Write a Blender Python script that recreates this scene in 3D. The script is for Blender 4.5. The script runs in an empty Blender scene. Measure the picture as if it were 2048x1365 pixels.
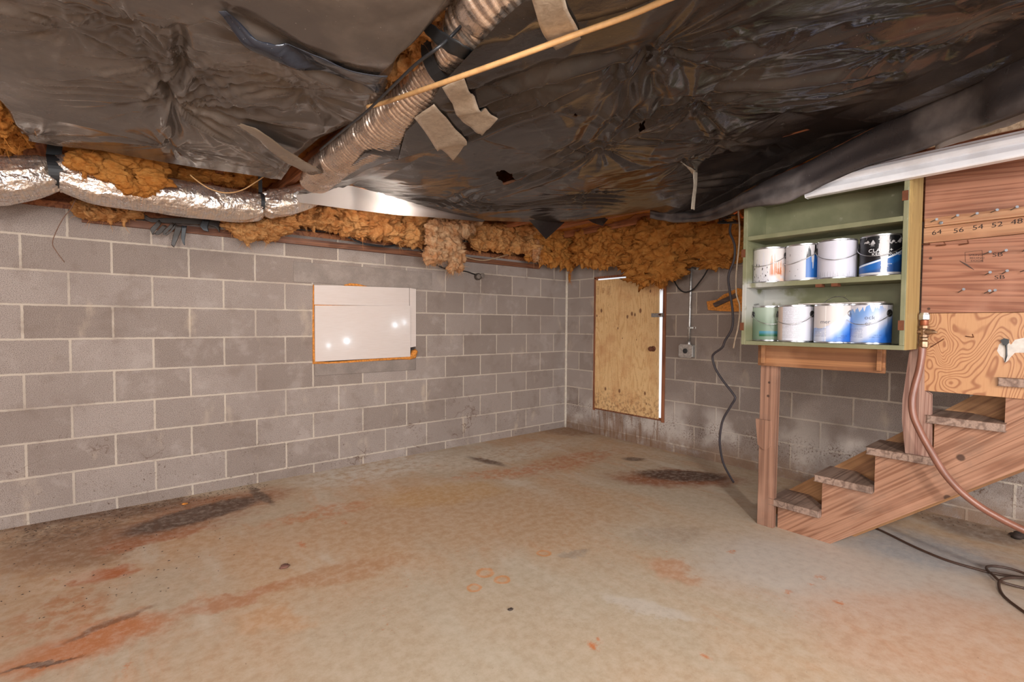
import bpy, math, random
import numpy as np
from mathutils import Vector, noise as mnoise
PI = math.pi
S = bpy.context.scene
COL = S.collection
random.seed(7)

# ------------------------------------------------------------------ camera
# room frame: the block corner is x=0,y=0; left wall lies on y=0, right wall on x=0, floor z=0
F_PX, PIT, ROL, YAW = 972.37, 0.034537, 0.005817, 0.886612
CAM = np.array([-4.05294, -3.97390, 1.195])
_fw = np.array([math.cos(YAW)*math.cos(PIT), math.sin(YAW)*math.cos(PIT), -math.sin(PIT)])
_r0 = np.array([math.sin(YAW), -math.cos(YAW), 0.0]); _u0 = np.cross(_r0, _fw)
_rt = _r0*math.cos(ROL)+_u0*math.sin(ROL); _up = -_r0*math.sin(ROL)+_u0*math.cos(ROL)
cd = bpy.data.cameras.new('camera'); cam = bpy.data.objects.new('camera', cd); COL.objects.link(cam)
from mathutils import Matrix
m = Matrix(((_rt[0], _up[0], -_fw[0], CAM[0]), (_rt[1], _up[1], -_fw[1], CAM[1]), (_rt[2], _up[2], -_fw[2], CAM[2]), (0, 0, 0, 1)))
cam.matrix_world = m
cd.sensor_width = 36; cd.lens = F_PX/2048*36; cd.clip_start = 0.02; cd.clip_end = 100
S.camera = cam

def at(px, py, axis, v):
    """measured point of the photo carried onto the plane axis=v"""
    d = _fw+(px-1024)/F_PX*_rt-(py-682.5)/F_PX*_up
    return CAM+d*((v-CAM[axis])/d[axis])

# ------------------------------------------------------------------ world, lights, exposure
S.view_settings.view_transform = 'Standard'; S.view_settings.look = 'None'
S.view_settings.gamma = 1.0; S.view_settings.exposure = 0.44; S.view_settings.use_curve_mapping = False
w = bpy.data.worlds.new('world'); S.world = w; w.use_nodes = True
w.node_tree.nodes['Background'].inputs[0].default_value = (0.80, 0.86, 1.0, 1)
w.node_tree.nodes['Background'].inputs[1].default_value = 0.35

def area(name, loc, target, sx, sy, power, col):
    l = bpy.data.lights.new(name, 'AREA'); l.shape = 'RECTANGLE'; l.size = sx; l.size_y = sy
    l.energy = power; l.color = col
    o = bpy.data.objects.new(name, l); COL.objects.link(o); o.location = loc
    o.rotation_euler = (Vector(target)-Vector(loc)).to_track_quat('-Z', 'Y').to_euler()
    return o
area('fill_light_back', (-4.4, -7.25, 1.30), (-3.2, 0, 0.85), 2.6, 1.3, 150, (0.93, 0.96, 1.0))  # broad fill added behind the camera; no window is built in this wall
area('fill_light_side', (-7.7, -4.2, 1.35), (0, -1.8, 0.9), 2.4, 1.2, 84, (1.0, 0.96, 0.92))  # side fill added to even out the room, no opening behind it
area('fill_light_right', (-1.0, -7.2, 1.25), (-1.4, 0, 1.0), 0.9, 1.6, 26, (0.86, 0.93, 1.0))  # added cool fill from the right rear; no doorway stands there
area('work_lamp', (-3.35, -4.95, 1.98), (-1.1, -2.9, 0.9), 0.16, 0.16, 38, (1.0, 0.93, 0.86))
area('overhead_fill', (-4.75, -4.55, 1.97), (-2.6, -2.2, 0.0), 0.9, 0.5, 42, (1.0, 0.95, 0.90))  # unseen fill added near the camera to brighten the floor
BULB = (-2.62, -0.80, 2.06)
pl = bpy.data.lights.new('bulb_light', 'POINT'); pl.energy = 30; pl.color = (1.0, 0.90, 0.80); pl.shadow_soft_size = 0.032
po = bpy.data.objects.new('bulb_light', pl); COL.objects.link(po); po.location = BULB

# ------------------------------------------------------------------ tagging and mesh helpers
ORG = {}
def tag(o, label=None, cat=None, group=None, kind=None):
    if label: o['label'] = label
    if cat: o['category'] = cat
    if group: o['group'] = group
    if kind: o['kind'] = kind
    return o
def thing(name, loc, label, cat, group=None, kind=None):
    o = bpy.data.objects.new(name, None); COL.objects.link(o)
    o.empty_display_size = 0.05; o.location = tuple(float(a) for a in loc); ORG[o.name] = Vector(o.location)
    return tag(o, label, cat, group, kind)

class MB:
    def __init__(s): s.v = []; s.f = []; s.uv = None; s.smooth = False
    def add(s, vs, fs):
        k = len(s.v); s.v += [tuple(float(c) for c in p) for p in vs]; s.f += [tuple(k+i for i in f) for f in fs]; return s
    def box(s, a, b):
        x0, x1 = sorted((a[0], b[0])); y0, y1 = sorted((a[1], b[1])); z0, z1 = sorted((a[2], b[2]))
        return s.add([(x0,y0,z0),(x1,y0,z0),(x1,y1,z0),(x0,y1,z0),(x0,y0,z1),(x1,y0,z1),(x1,y1,z1),(x0,y1,z1)],
                     [(0,3,2,1),(4,5,6,7),(0,1,5,4),(1,2,6,5),(2,3,7,6),(3,0,4,7)])
    def hexa(s, q0, q1):
        """two matching quads joined"""
        return s.add(list(q0)+list(q1), [(0,3,2,1),(4,5,6,7),(0,1,5,4),(1,2,6,5),(2,3,7,6),(3,0,4,7)])
    def prism(s, poly, axis, a, b):
        n = len(poly)
        def P(p, h):
            return (h, p[0], p[1]) if axis == 0 else ((p[0], h, p[1]) if axis == 1 else (p[0], p[1], h))
        vs = [P(p, a) for p in poly]+[P(p, b) for p in poly]
        fs = [tuple(range(n)), tuple(range(2*n-1, n-1, -1))]+[(i, (i+1) % n, n+(i+1) % n, n+i) for i in range(n)]
        return s.add(vs, fs)
    def tube(s, pts, r, n=10, caps=True):
        pts = [Vector(tuple(float(c) for c in p)) for p in pts]; k = len(s.v); N = len(pts)
        rr = r if hasattr(r, '__len__') else [r]*N
        up = Vector((0.13, 0.21, 0.97)); prev = None
        vs = []
        for i, p in enumerate(pts):
            t = (pts[min(i+1, N-1)]-pts[max(i-1, 0)]).normalized()
            a = (prev if prev is not None else t.cross(up)); a = (a-t*a.dot(t))
            if a.length < 1e-5: a = t.cross(Vector((1, 0, 0)))
            a.normalize(); prev = a; b = t.cross(a)
            for j in range(n):
                g = 2*PI*j/n; vs.append(p+(a*math.cos(g)+b*math.sin(g))*rr[i])
        fs = [(i*n+j, i*n+(j+1) % n, (i+1)*n+(j+1) % n, (i+1)*n+j) for i in range(N-1) for j in range(n)]
        if caps: fs += [tuple(range(n-1, -1, -1)), tuple((N-1)*n+j for j in range(n))]
        return s.add(vs, fs)
    def lathe(s, prof, c, n=32, axis=2):
        """prof: list of (radius, height) from bottom to top"""
        vs = []
        for (r, h) in prof:
            for j in range(n):
                g = 2*PI*j/n; a, b = r*math.cos(g), r*math.sin(g)
                q = (a, b, h) if axis == 2 else ((h, a, b) if axis == 0 else (a, h, b))
                vs.append((c[0]+q[0], c[1]+q[1], c[2]+q[2]))
        N = len(prof)
        fs = [(i*n+j, i*n+(j+1) % n, (i+1)*n+(j+1) % n, (i+1)*n+j) for i in range(N-1) for j in range(n)]
        fs += [tuple(range(n-1, -1, -1)), tuple((N-1)*n+j for j in range(n))]
        return s.add(vs, fs)
    def build(s, name, mat, parent=None, smooth=False, bevel=0, loc=None):
        me = bpy.data.meshes.new(name)
        if parent is not None: org = ORG[parent.name]
        elif loc is not None: org = Vector(tuple(float(a) for a in loc))
        else:
            a = np.array(s.v); org = Vector((float((a[:,0].min()+a[:,0].max())/2), float((a[:,1].min()+a[:,1].max())/2), float(a[:,2].min())))
        me.from_pydata([tuple(Vector(p)-org) for p in s.v], [], s.f); me.update()
        if s.uv:
            uvl = me.uv_layers.new(name='UVMap')
            for lp in me.loops: uvl.data[lp.index].uv = s.uv[lp.vertex_index]
        o = bpy.data.objects.new(name, me); COL.objects.link(o); me.materials.append(mat)
        if parent is not None: o.parent = parent; ORG[o.name] = org
        else: o.location = org; ORG[o.name] = org
        if smooth:
            me.polygons.foreach_set('use_smooth', [True]*len(me.polygons))
            if smooth == 'auto': me.set_sharp_from_angle(angle=0.6)
        if bevel:
            b = o.modifiers.new('bevel', 'BEVEL'); b.width = bevel; b.segments = 2; b.limit_method = 'ANGLE'
        return o

def smooth_path(pts, k=8):
    """Catmull-Rom through the points"""
    P = [np.array(p, float) for p in pts]; P = [2*P[0]-P[1]]+P+[2*P[-1]-P[-2]]; out = []
    for i in range(1, len(P)-2):
        for j in range(k):
            t = j/k; a, b, c, d = P[i-1], P[i], P[i+1], P[i+2]
            out.append(0.5*((2*b)+(-a+c)*t+(2*a-5*b+4*c-d)*t*t+(-a+3*b-3*c+d)*t**3))
    out.append(P[-2]); return out

# ------------------------------------------------------------------ node helpers
class NT:
    def __init__(s, name, rough=0.7, metal=0.0, spec=0.5):
        s.m = bpy.data.materials.new(name); s.m.use_nodes = True; s.t = s.m.node_tree
        s.b = s.t.nodes['Principled BSDF']; s.out = s.t.nodes['Material Output']
        s.b.inputs['Roughness'].default_value = rough; s.b.inputs['Metallic'].default_value = metal
        s.b.inputs['Specular IOR Level'].default_value = spec
        s._pos = None
    def n(s, ty, **kw):
        nd = s.t.nodes.new(ty)
        for k, v in kw.items(): setattr(nd, k, v)
        return nd
    def put(s, sock, v):
        if isinstance(v, bpy.types.NodeSocket): s.t.links.new(v, sock)
        elif isinstance(v, (tuple, list)) and sock.type == 'RGBA' and len(v) == 3: sock.default_value = (*v, 1)
        else: sock.default_value = v
    def pos(s):
        if s._pos is None: s._pos = s.n('ShaderNodeNewGeometry').outputs['Position']
        return s._pos
    def ma(s, op, a, b=0.0, c=0.0, clamp=False):
        nd = s.n('ShaderNodeMath', operation=op, use_clamp=clamp)
        s.put(nd.inputs[0], a); s.put(nd.inputs[1], b); s.put(nd.inputs[2], c); return nd.outputs[0]
    def vm(s, op, a, b=(0, 0, 0)):
        nd = s.n('ShaderNodeVectorMath', operation=op); s.put(nd.inputs[0], a)
        if op == 'SCALE': s.put(nd.inputs['Scale'], b)
        else: s.put(nd.inputs[1], b)
        return nd.outputs['Value'] if op in ('LENGTH', 'DOT_PRODUCT', 'DISTANCE') else nd.outputs[0]
    def sep(s, v):
        nd = s.n('ShaderNodeSeparateXYZ'); s.put(nd.inputs[0], v); return nd.outputs
    def comb(s, x, y, z):
        nd = s.n('ShaderNodeCombineXYZ'); s.put(nd.inputs[0], x); s.put(nd.inputs[1], y); s.put(nd.inputs[2], z); return nd.outputs[0]
    def map(s, vec, loc=(0,0,0), rot=(0,0,0), sc=(1,1,1), ty='POINT'):
        nd = s.n('ShaderNodeMapping', vector_type=ty); s.put(nd.inputs['Vector'], vec)
        s.put(nd.inputs['Location'], loc); s.put(nd.inputs['Rotation'], rot); s.put(nd.inputs['Scale'], sc); return nd.outputs[0]
    def noise(s, vec, scale=5, detail=4, rough=0.55, dist=0.0, color=False):
        nd = s.n('ShaderNodeTexNoise'); s.put(nd.inputs['Vector'], vec)
        for k, v in (('Scale', scale), ('Detail', detail), ('Roughness', rough), ('Distortion', dist)): s.put(nd.inputs[k], v)
        return nd.outputs['Color' if color else 'Fac']
    def ridge(s, vec, scale=5, detail=4):
        a = s.noise(vec, scale, detail); return s.ma('SUBTRACT', 1.0, s.ma('MULTIPLY', s.ma('ABSOLUTE', s.ma('SUBTRACT', a, 0.5)), 6.0), clamp=True)
    def ss(s, v, a, b, lo=0.0, hi=1.0):
        nd = s.n('ShaderNodeMapRange', interpolation_type='SMOOTHSTEP'); s.put(nd.inputs['Value'], v)
        for k, x in (('From Min', a), ('From Max', b), ('To Min', lo), ('To Max', hi)): s.put(nd.inputs[k], x)
        return nd.outputs[0]
    def mix(s, f, a, b, blend='MIX'):
        nd = s.n('ShaderNodeMix', data_type='RGBA', blend_type=blend)
        s.put(nd.inputs[0], f); s.put(nd.inputs[6], a); s.put(nd.inputs[7], b); return nd.outputs[2]
    def ramp(s, f, stops):
        nd = s.n('ShaderNodeValToRGB'); e = nd.color_ramp.elements
        while len(e) < len(stops): e.new(0.5)
        for el, (p, c) in zip(e, stops): el.position = p; el.color = (*c, 1)
        s.put(nd.inputs[0], f); return nd.outputs[0]
    def bump(s, h, strength=0.3, dist=0.01, prev=None):
        nd = s.n('ShaderNodeBump'); s.put(nd.inputs['Height'], h); nd.inputs['Strength'].default_value = strength
        nd.inputs['Distance'].default_value = dist
        if prev is not None: s.put(nd.inputs['Normal'], prev)
        return nd.outputs[0]
    def done(s, color=None, rough=None, normal=None):
        if color is not None: s.put(s.b.inputs['Base Color'], color)
        if rough is not None: s.put(s.b.inputs['Roughness'], rough)
        if normal is not None: s.put(s.b.inputs['Normal'], normal)
        return s.m
    def blob(s, vec, cx, cy, ax, ay, ang=0.0, soft=0.35):
        """1 inside an ellipse on the floor, 0 outside, with a soft rim"""
        v = s.map(vec, loc=(cx, cy, 0), rot=(0, 0, ang), sc=(ax, ay, 1e6), ty='TEXTURE')
        x = s.sep(v); d = s.vm('LENGTH', s.comb(x[0], x[1], 0.0))
        return s.ss(d, 1.0+soft, 1.0-soft)

def srgb(r, g, b):
    f = lambda c: (c/255/12.92) if c/255 <= 0.04045 else ((c/255+0.055)/1.055)**2.4
    return (f(r), f(g), f(b))

def plain(name, col, rough=0.6, metal=0.0, nscale=40, amt=0.12, bump=0.0, spec=0.5):
    t = NT(name, rough, metal, spec); a = t.noise(t.pos(), nscale, 4)
    c = t.mix(t.ss(a, 0.3, 0.7), tuple(x*(1-amt) for x in col), tuple(min(1, x*(1+amt)) for x in col))
    return t.done(c, normal=t.bump(a, bump, 0.004) if bump else None)

def wood(name, light, dark, axis='y', ang=0.0, sc=1.0, rough=0.65, dirt=0.3, dirtcol=(0.10, 0.075, 0.06), rings=14, knots=()):
    """straight grained board; axis is the way the grain runs, ang tilts it in the y-z plane"""
    t = NT(name, rough); p = t.pos()
    if ang: p = t.map(p, rot=(ang, 0, 0))
    st = {'x': (0.035, 1, 1), 'y': (1, 0.035, 1), 'z': (1, 1, 0.035)}[axis]
    q = t.map(p, sc=st)
    wob = t.noise(q, 9*sc, 3, 0.5)
    band = t.ma('FRACT', t.ma('MULTIPLY', wob, float(rings)))
    band = t.ma('ABSOLUTE', t.ma('SUBTRACT', t.ma('MULTIPLY', band, 2.0), 1.0))
    fine = t.noise(t.map(p, sc=tuple(a*(0.35 if a < 1 else 1) for a in st)), 160*sc, 3, 0.6)
    c = t.mix(t.ss(band, 0.35, 1.0, 0, 0.85), light, dark)
    c = t.mix(t.ss(fine, 0.35, 0.75, 0, 0.45), c, tuple(x*0.55 for x in dark))
    d = t.noise(p, 5.5, 6, 0.65)
    c = t.mix(t.ss(d, 0.48, 0.72, 0, dirt), c, dirtcol)
    c = t.mix(t.ss(t.noise(p, 3.1, 3), 0.5, 0.75, 0, 0.35), c, tuple(min(1, x*1.35+0.05) for x in light))
    for (ky, kz, kr) in knots:
        v = t.vm('SUBTRACT', t.pos(), (0, ky, kz)); x = t.sep(v)
        dd = t.vm('LENGTH', t.comb(0.0, x[1], x[2])); c = t.mix(t.ss(dd, kr, kr*0.55, 0, 0.9), c, tuple(x_*0.25 for x_ in dark))
    return t.done(c, normal=t.bump(t.ma('ADD', fine, t.ma('MULTIPLY', band, 0.4)), 0.25, 0.003))

def block_material(name, uaxis, shift, seed):
    t = NT(name, 0.92, spec=0.25); p = t.pos(); x = t.sep(p)
    u = t.ma('ADD', t.ma('MULTIPLY', x[0] if uaxis == 0 else x[1], -1.0), 0.4064*20+shift)
    v = t.ma('ADD', x[2], -1.09+0.2032*10)
    wn = t.noise(p, 34, 2, color=True)
    jit = t.vm('SCALE', t.vm('SUBTRACT', wn, (0.5, 0.5, 0.5)), 0.007)
    uv = t.vm('ADD', t.comb(u, v, 0.0), jit)
    br = t.n('ShaderNodeTexBrick'); t.put(br.inputs['Vector'], uv)
    br.offset = 0.5; br.offset_frequency = 2; br.squash = 1.0
    for k, val in (('Scale', 1.0), ('Brick Width', 0.4064), ('Row Height', 0.2032), ('Mortar Size', 0.0078), ('Mortar Smooth', 0.35), ('Bias', 0.0)): t.put(br.inputs[k], val)
    t.put(br.inputs['Color1'], srgb(144, 130, 121)); t.put(br.inputs['Color2'], srgb(166, 153, 145)); t.put(br.inputs['Mortar'], srgb(192, 178, 163))
    fac = br.outputs['Fac']
    c = br.outputs['Color']
    # aggregate pores, stronger on the blocks than on the joints
    sp = t.noise(p, 260, 3, 0.7); pores = t.ss(sp, 0.50, 0.38, 0, 0.75)
    c = t.mix(t.ma('MULTIPLY', pores, t.ma('SUBTRACT', 1.0, t.ma('MULTIPLY', fac, 0.75))), c, srgb(84, 72, 66))
    hi = t.ss(sp, 0.56, 0.68, 0, 0.45); c = t.mix(hi, c, srgb(200, 188, 178))
    big = t.noise(p, 1.7, 5, 0.6); c = t.mix(t.ss(big, 0.45, 0.7, 0, 0.42), c, srgb(134, 120, 112), 'MIX'); bl = t.noise(t.map(p, loc=(7, 7, 7)), 5.5, 5, 0.65); c = t.mix(t.ss(bl, 0.52, 0.70, 0, 0.40), c, srgb(120, 104, 94)); c = t.mix(t.ss(bl, 0.46, 0.30, 0, 0.30), c, srgb(184, 172, 164))
    smear = t.noise(t.map(p, sc=(1, 1, 0.45), loc=(seed, 0, 0)), 6.5, 4); c = t.mix(t.ss(smear, 0.60, 0.76, 0, 0.55), c, srgb(190, 172, 152))
    # grime and efflorescence near the slab
    low = t.ss(x[2], 0.55, 0.05); g = t.noise(t.map(p, loc=(seed*2, 3, 1)), 9, 6, 0.7)
    if uaxis == 1:
        wh = t.noise(p, 2.6, 3); zone = t.ma('MULTIPLY', t.ss(x[2], 0.62, 0.28), t.ss(x[2], 0.02, 0.16))
        c = t.mix(t.ma('MULTIPLY', t.ss(wh, 0.42, 0.60, 0, 0.8), zone), c, srgb(196, 186, 178))
        band = t.ma('MULTIPLY', t.ss(x[2], 0.40, 0.27), t.ss(x[2], 0.06, 0.2))
        gg = t.ss(t.noise(p, 75, 5, 0.75), 0.50, 0.62); c = t.mix(t.ma('MULTIPLY', t.ma('MULTIPLY', gg, band), t.ss(g, 0.40, 0.6)), c, srgb(88, 58, 40))
        c = t.mix(t.ma('MULTIPLY', t.ss(x[2], 0.22, 0.03, 0, 0.75), t.ss(g, 0.3, 0.55)), c, srgb(128, 100, 78))
        run = t.noise(t.map(p, sc=(1, 1, 0.1)), 26, 3)
        dz = t.ma('MULTIPLY', t.ss(x[2], 0.30, 0.25), t.ss(x[1], -1.40, -1.2)); dz = t.ma('MULTIPLY', dz, t.ss(x[1], -0.3, -0.5))
        c = t.mix(t.ma('MULTIPLY', dz, t.ss(run, 0.48, 0.62, 0, 0.6)), c, srgb(120, 84, 56))
    else:
        gg = t.ss(t.noise(p, 60, 5, 0.75), 0.55, 0.64); c = t.mix(t.ma('MULTIPLY', t.ma('MULTIPLY', gg, t.ss(x[2], 0.9, 0.1, 0, 0.85)), t.ss(g, 0.46, 0.60)), c, srgb(84, 60, 46))
        cr = t.ma('MULTIPLY', t.ss(t.ridge(t.map(p, loc=(5, 5, 2)), 2.2, 5), 0.95, 1.0), t.ss(t.noise(p, 1.9, 2), 0.55, 0.62))
        c = t.mix(t.ma('MULTIPLY', cr, t.ss(x[2], 0.8, 0.2, 0, 0.6)), c, srgb(90, 62, 48))
    h = t.ma('ADD', t.ma('MULTIPLY', fac, 1.0), t.ma('MULTIPLY', sp, 0.45))
    return t.done(c, normal=t.bump(h, 0.55, 0.006))

def concrete(name, col=(0.36, 0.32, 0.29), rough=0.9):
    t = NT(name, rough, spec=0.25); p = t.pos(); a = t.noise(p, 7, 6, 0.65); b = t.noise(p, 220, 3, 0.7)
    c = t.mix(t.ss(a, 0.35, 0.68), tuple(x*0.86 for x in col), tuple(x*1.14 for x in col)); c = t.mix(t.ss(b, 0.48, 0.36, 0, 0.4), c, tuple(x*0.45 for x in col))
    return t.done(c, normal=t.bump(b, 0.3, 0.004))

# ------------------------------------------------------------------ floor material
def floor_material():
    t = NT('stained_concrete_slab', 0.62, spec=0.35); p = t.pos()
    wn = t.noise(p, 2.4, 5, 0.62, color=True); wn2 = t.noise(p, 11, 5, 0.65, color=True)
    q = t.vm('ADD', p, t.vm('SCALE', t.vm('SUBTRACT', wn, (0.5, 0.5, 0.5)), 0.42))
    q = t.vm('ADD', q, t.vm('SCALE', t.vm('SUBTRACT', wn2, (0.5, 0.5, 0.5)), 0.14))
    qs = t.vm('ADD', p, t.vm('SCALE', t.vm('SUBTRACT', wn2, (0.5, 0.5, 0.5)), 0.10))
    TAN, GREY, PALE = srgb(190, 156, 122), srgb(184, 168, 146), srgb(204, 194, 178)
    RUST, ORNG, BRN, DIRT = srgb(176, 100, 54), srgb(196, 132, 80), srgb(72, 46, 32), srgb(118, 90, 70)
    a = t.noise(t.map(p, loc=(3, 1, 0), rot=(0, 0, 0.6), sc=(1, 0.7, 1)), 0.9, 6, 0.6, 0.5)
    c = t.mix(t.ss(a, 0.36, 0.64), TAN, GREY)
    b = t.noise(t.map(p, loc=(9, 4, 0), rot=(0, 0, -0.7), sc=(1.8, 0.5, 1)), 1.9, 6, 0.62)
    c = t.mix(t.ss(b, 0.50, 0.70, 0, 0.75), c, PALE)
    o = t.noise(t.map(p, loc=(-2, 7, 0), rot=(0, 0, -0.7), sc=(1.5, 0.6, 1)), 2.3, 7, 0.66, 0.8)
    c = t.mix(t.ss(o, 0.53, 0.72, 0, 0.55), c, srgb(192, 140, 98))
    X = lambda px, py: at(px, py, 2, 0)
    def st(px, py, px2, py2, half, col, amt, warp=0, soft=0.4, gate=None):
        nonlocal c
        A, B_ = X(px, py), X(px2, py2); cx, cy = (A+B_)[:2]/2; L = float(np.hypot(*(B_-A)[:2]))/2
        ang = math.atan2(B_[1]-A[1], B_[0]-A[0]); mk = t.blob((q, qs, p)[warp], cx, cy, L, half, ang, soft)
        mk = t.ma('MULTIPLY', mk, amt)
        if gate is not None: mk = t.ma('MULTIPLY', mk, gate)
        c = t.mix(mk, c, col)
    gate = t.ss(t.noise(p, 14, 5, 0.7), 0.36, 0.60); gate2 = t.ss(t.noise(p, 36, 5, 0.7), 0.40, 0.58)
    # broad fields
    st(500, 1330, 1400, 1200, 0.55, srgb(182, 168, 146), 0.75)
    st(620, 1050, 1250, 1010, 0.45, srgb(184, 150, 116), 0.75)
    st(600, 965, 900, 905, 0.32, srgb(212, 205, 194), 0.95, gate=gate)
    st(830, 940, 1150, 882, 0.24, srgb(208, 198, 182), 0.85, gate=gate)
    st(1420, 1130, 2000, 1170, 0.42, srgb(192, 184, 176), 0.8)
    st(1650, 1290, 2100, 1260, 0.35, srgb(196, 158, 132), 0.7)
    st(1400, 1000, 1600, 1080, 0.30, srgb(190, 172, 150), 0.6)
    st(1700, 1085, 2040, 1130, 0.26, srgb(160, 160, 162), 0.85)
    st(1850, 1030, 2040, 1090, 0.16, srgb(118, 100, 88), 0.8, 1)
    # left side: dirt and rust
    st(0, 1130, 330, 1050, 0.30, srgb(150, 116, 88), 0.9)
    st(0, 1060, 420, 1000, 0.13, DIRT, 0.95, gate=None)
    st(0, 1085, 240, 1050, 0.14, srgb(104, 78, 60), 0.7, 1, gate=gate2)
    st(0, 1340, 330, 1250, 0.13, srgb(186, 112, 62), 0.85)
    st(0, 1290, 200, 1180, 0.18, srgb(178, 122, 80), 0.8, gate=gate)
    st(150, 1160, 290, 1130, 0.10, RUST, 0.95)
    st(60, 1175, 200, 1150, 0.09, srgb(206, 184, 160), 0.7, 1, gate=gate)
    st(200, 1100, 430, 1050, 0.07, srgb(170, 100, 58), 0.7)
    st(330, 1230, 620, 1160, 0.06, srgb(176, 116, 76), 0.7)
    st(560, 1180, 800, 1120, 0.10, srgb(178, 134, 96), 0.7)
    st(520, 1050, 760, 1000, 0.10, srgb(186, 118, 68), 0.65, gate=gate)
    st(300, 1215, 120, 1290, 0.02, srgb(120, 84, 62), 0.75, 1)
    st(0, 1345, 160, 1315, 0.012, srgb(84, 58, 46), 0.85, 1)
    st(480, 1240, 620, 1250, 0.09, srgb(196, 152, 112), 0.6)
    # dark damp patch by the left wall
    st(215, 1080, 550, 982, 0.23, srgb(150, 98, 64), 0.85)
    st(246, 1070, 524, 994, 0.15, srgb(84, 62, 50), 0.97, 1, 0.22)
    st(500, 975, 545, 1010, 0.035, srgb(78, 58, 46), 0.85, 1)
    # middle
    st(940, 915, 1010, 932, 0.05, srgb(92, 66, 50), 0.9, 1, 0.5)
    st(1010, 950, 1230, 905, 0.17, srgb(180, 116, 78), 0.75, gate=gate)
    st(890, 960, 1080, 935, 0.09, srgb(190, 120, 72), 0.6, gate=gate)
    st(760, 1000, 1000, 975, 0.22, srgb(190, 150, 100), 0.7)
    st(1245, 918, 1290, 920, 0.06, srgb(80, 60, 50), 0.85, 1, 0.5)
    st(1230, 955, 1480, 960, 0.20, srgb(142, 84, 50), 0.95)
    st(1275, 948, 1455, 956, 0.14, srgb(70, 42, 28), 0.97, 1, 0.3)
    st(1080, 862, 1210, 862, 0.22, srgb(140, 106, 78), 0.8)
    st(1100, 880, 1500, 930, 0.10, srgb(196, 178, 156), 0.6, gate=gate)
    st(1270, 1080, 1420, 1060, 0.12, srgb(160, 144, 128), 0.5)
    st(1110, 1110, 1170, 1108, 0.045, srgb(152, 140, 126), 0.6)
    st(1320, 1120, 1400, 1160, 0.10, srgb(190, 136, 100), 0.6)
    st(1230, 1190, 1400, 1260, 0.05, srgb(196, 188, 178), 0.6)
    # small rust flecks and can rings
    for (px, py, r) in ((1088, 1107, .034), (970, 1146, .040), (1003, 1160, .036), (948, 1176, .032)):
        P = X(px, py); v = t.vm('SUBTRACT', t.vm('ADD', p, t.vm('SCALE', t.vm('SUBTRACT', wn2, (0.5, 0.5, 0.5)), 0.03)), (float(P[0]), float(P[1]), 0.0))
        xx = t.sep(v); d = t.vm('LENGTH', t.comb(xx[0], xx[1], 0.0))
        ring = t.ma('MULTIPLY', t.ss(d, r*1.25, r), t.ss(d, r*0.45, r*0.9, 0.25, 1.0)); c = t.mix(t.ma('MULTIPLY', ring, 0.75), c, srgb(206, 138, 78))
    for (px, py, r) in ((1640, 1155, .022), (1620, 1168, .014), (1680, 1207, .02), (1575, 1186, .02), (1465, 1103, .018), (1185, 1295, .02), (1195, 1282, .014), (1410, 1313, .02), (600, 1090, .05), (690, 1045, .035), (570, 1137, .0), (1180, 1292, .02), (980, 1040, .0), (110, 1160, .02), (250, 1340, .03)):
        if r: st(px-6, py+2, px+6, py-2, r, srgb(192, 112, 58), 0.85, 1, 0.6, gate2)
    # gritty specks everywhere, thicker near the left wall
    sp = t.noise(p, 95, 3, 0.8); x = t.sep(p)
    dirtz = t.ma('MULTIPLY', t.ss(x[1], -1.4, -0.4), t.ss(x[0], -3.0, -4.2))
    thr = t.ma('SUBTRACT', 0.68, t.ma('MULTIPLY', dirtz, 0.07))
    c = t.mix(t.ma('MULTIPLY', t.ma('GREATER_THAN', sp, thr), 0.6), c, srgb(70, 48, 36))
    rs = t.noise(t.map(p, loc=(11, 2, 5)), 48, 4, 0.75); rz = t.ss(t.noise(p, 1.3, 3), 0.5, 0.62)
    c = t.mix(t.ma('MULTIPLY', t.ss(rs, 0.60, 0.68, 0, 0.7), rz), c, srgb(190, 120, 74))
    wsp = t.noise(t.map(p, loc=(1, 12, 5)), 120, 2, 0.7); c = t.mix(t.ss(wsp, 0.73, 0.76, 0, 0.8), c, srgb(232, 224, 212))
    m1 = t.noise(p, 22, 6, 0.7); c = t.mix(t.ss(m1, 0.42, 0.66, 0, 0.28), c, srgb(214, 200, 184)); c = t.mix(t.ss(m1, 0.5, 0.32, 0, 0.18), c, srgb(150, 112, 82))
    rgh = t.ss(t.noise(p, 3, 4), 0.3, 0.7, 0.48, 0.72)
    return t.done(c, rough=rgh, normal=t.bump(t.ma('ADD', m1, t.ma('MULTIPLY', sp, 0.3)), 0.16, 0.004))

# ------------------------------------------------------------------ room shell
def struct(o, label, cat): return tag(o, label, cat, kind='structure')
M_floor = floor_material()
M_wl = block_material('concrete_block_left', 0, 0.2032, 1.0); M_wr = block_material('concrete_block_right', 1, 0.0, 4.0)
M_conc = concrete('plain_concrete', srgb(140, 128, 120)); M_concl = concrete('lintel_concrete', srgb(146, 134, 126))
b = MB().box((-8, -7.5, -0.12), (0.1, 0.1, 0)); struct(b.build('floor', M_floor), 'stained tan concrete slab floor', 'floor')
WT = 1.872
b = MB().box((-8, 0, -0.1), (-2.84, 0.2, WT)); b.box((-1.942, 0, -0.1), (0.2, 0.2, WT)); b.box((-2.84, 0, -0.1), (-1.942, 0.2, 0.88)); b.box((-2.84, 0, 1.50), (-1.942, 0.2, WT))
struct(b.build('wall_left', M_wl), 'grey concrete block wall with the covered window', 'wall')
b = MB().box((0, -0.43, -0.1), (0.2, 0.0, WT)); b.box((0, -7.5, -0.1), (0.2, -1.315, WT)); b.box((0, -1.315, -0.1), (0.2, -0.43, 0.27)); b.box((0, -1.315, 1.69), (0.2, -0.43, WT))
struct(b.build('wall_right', M_wr), 'grey concrete block wall with the small plywood door', 'wall')
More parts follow.
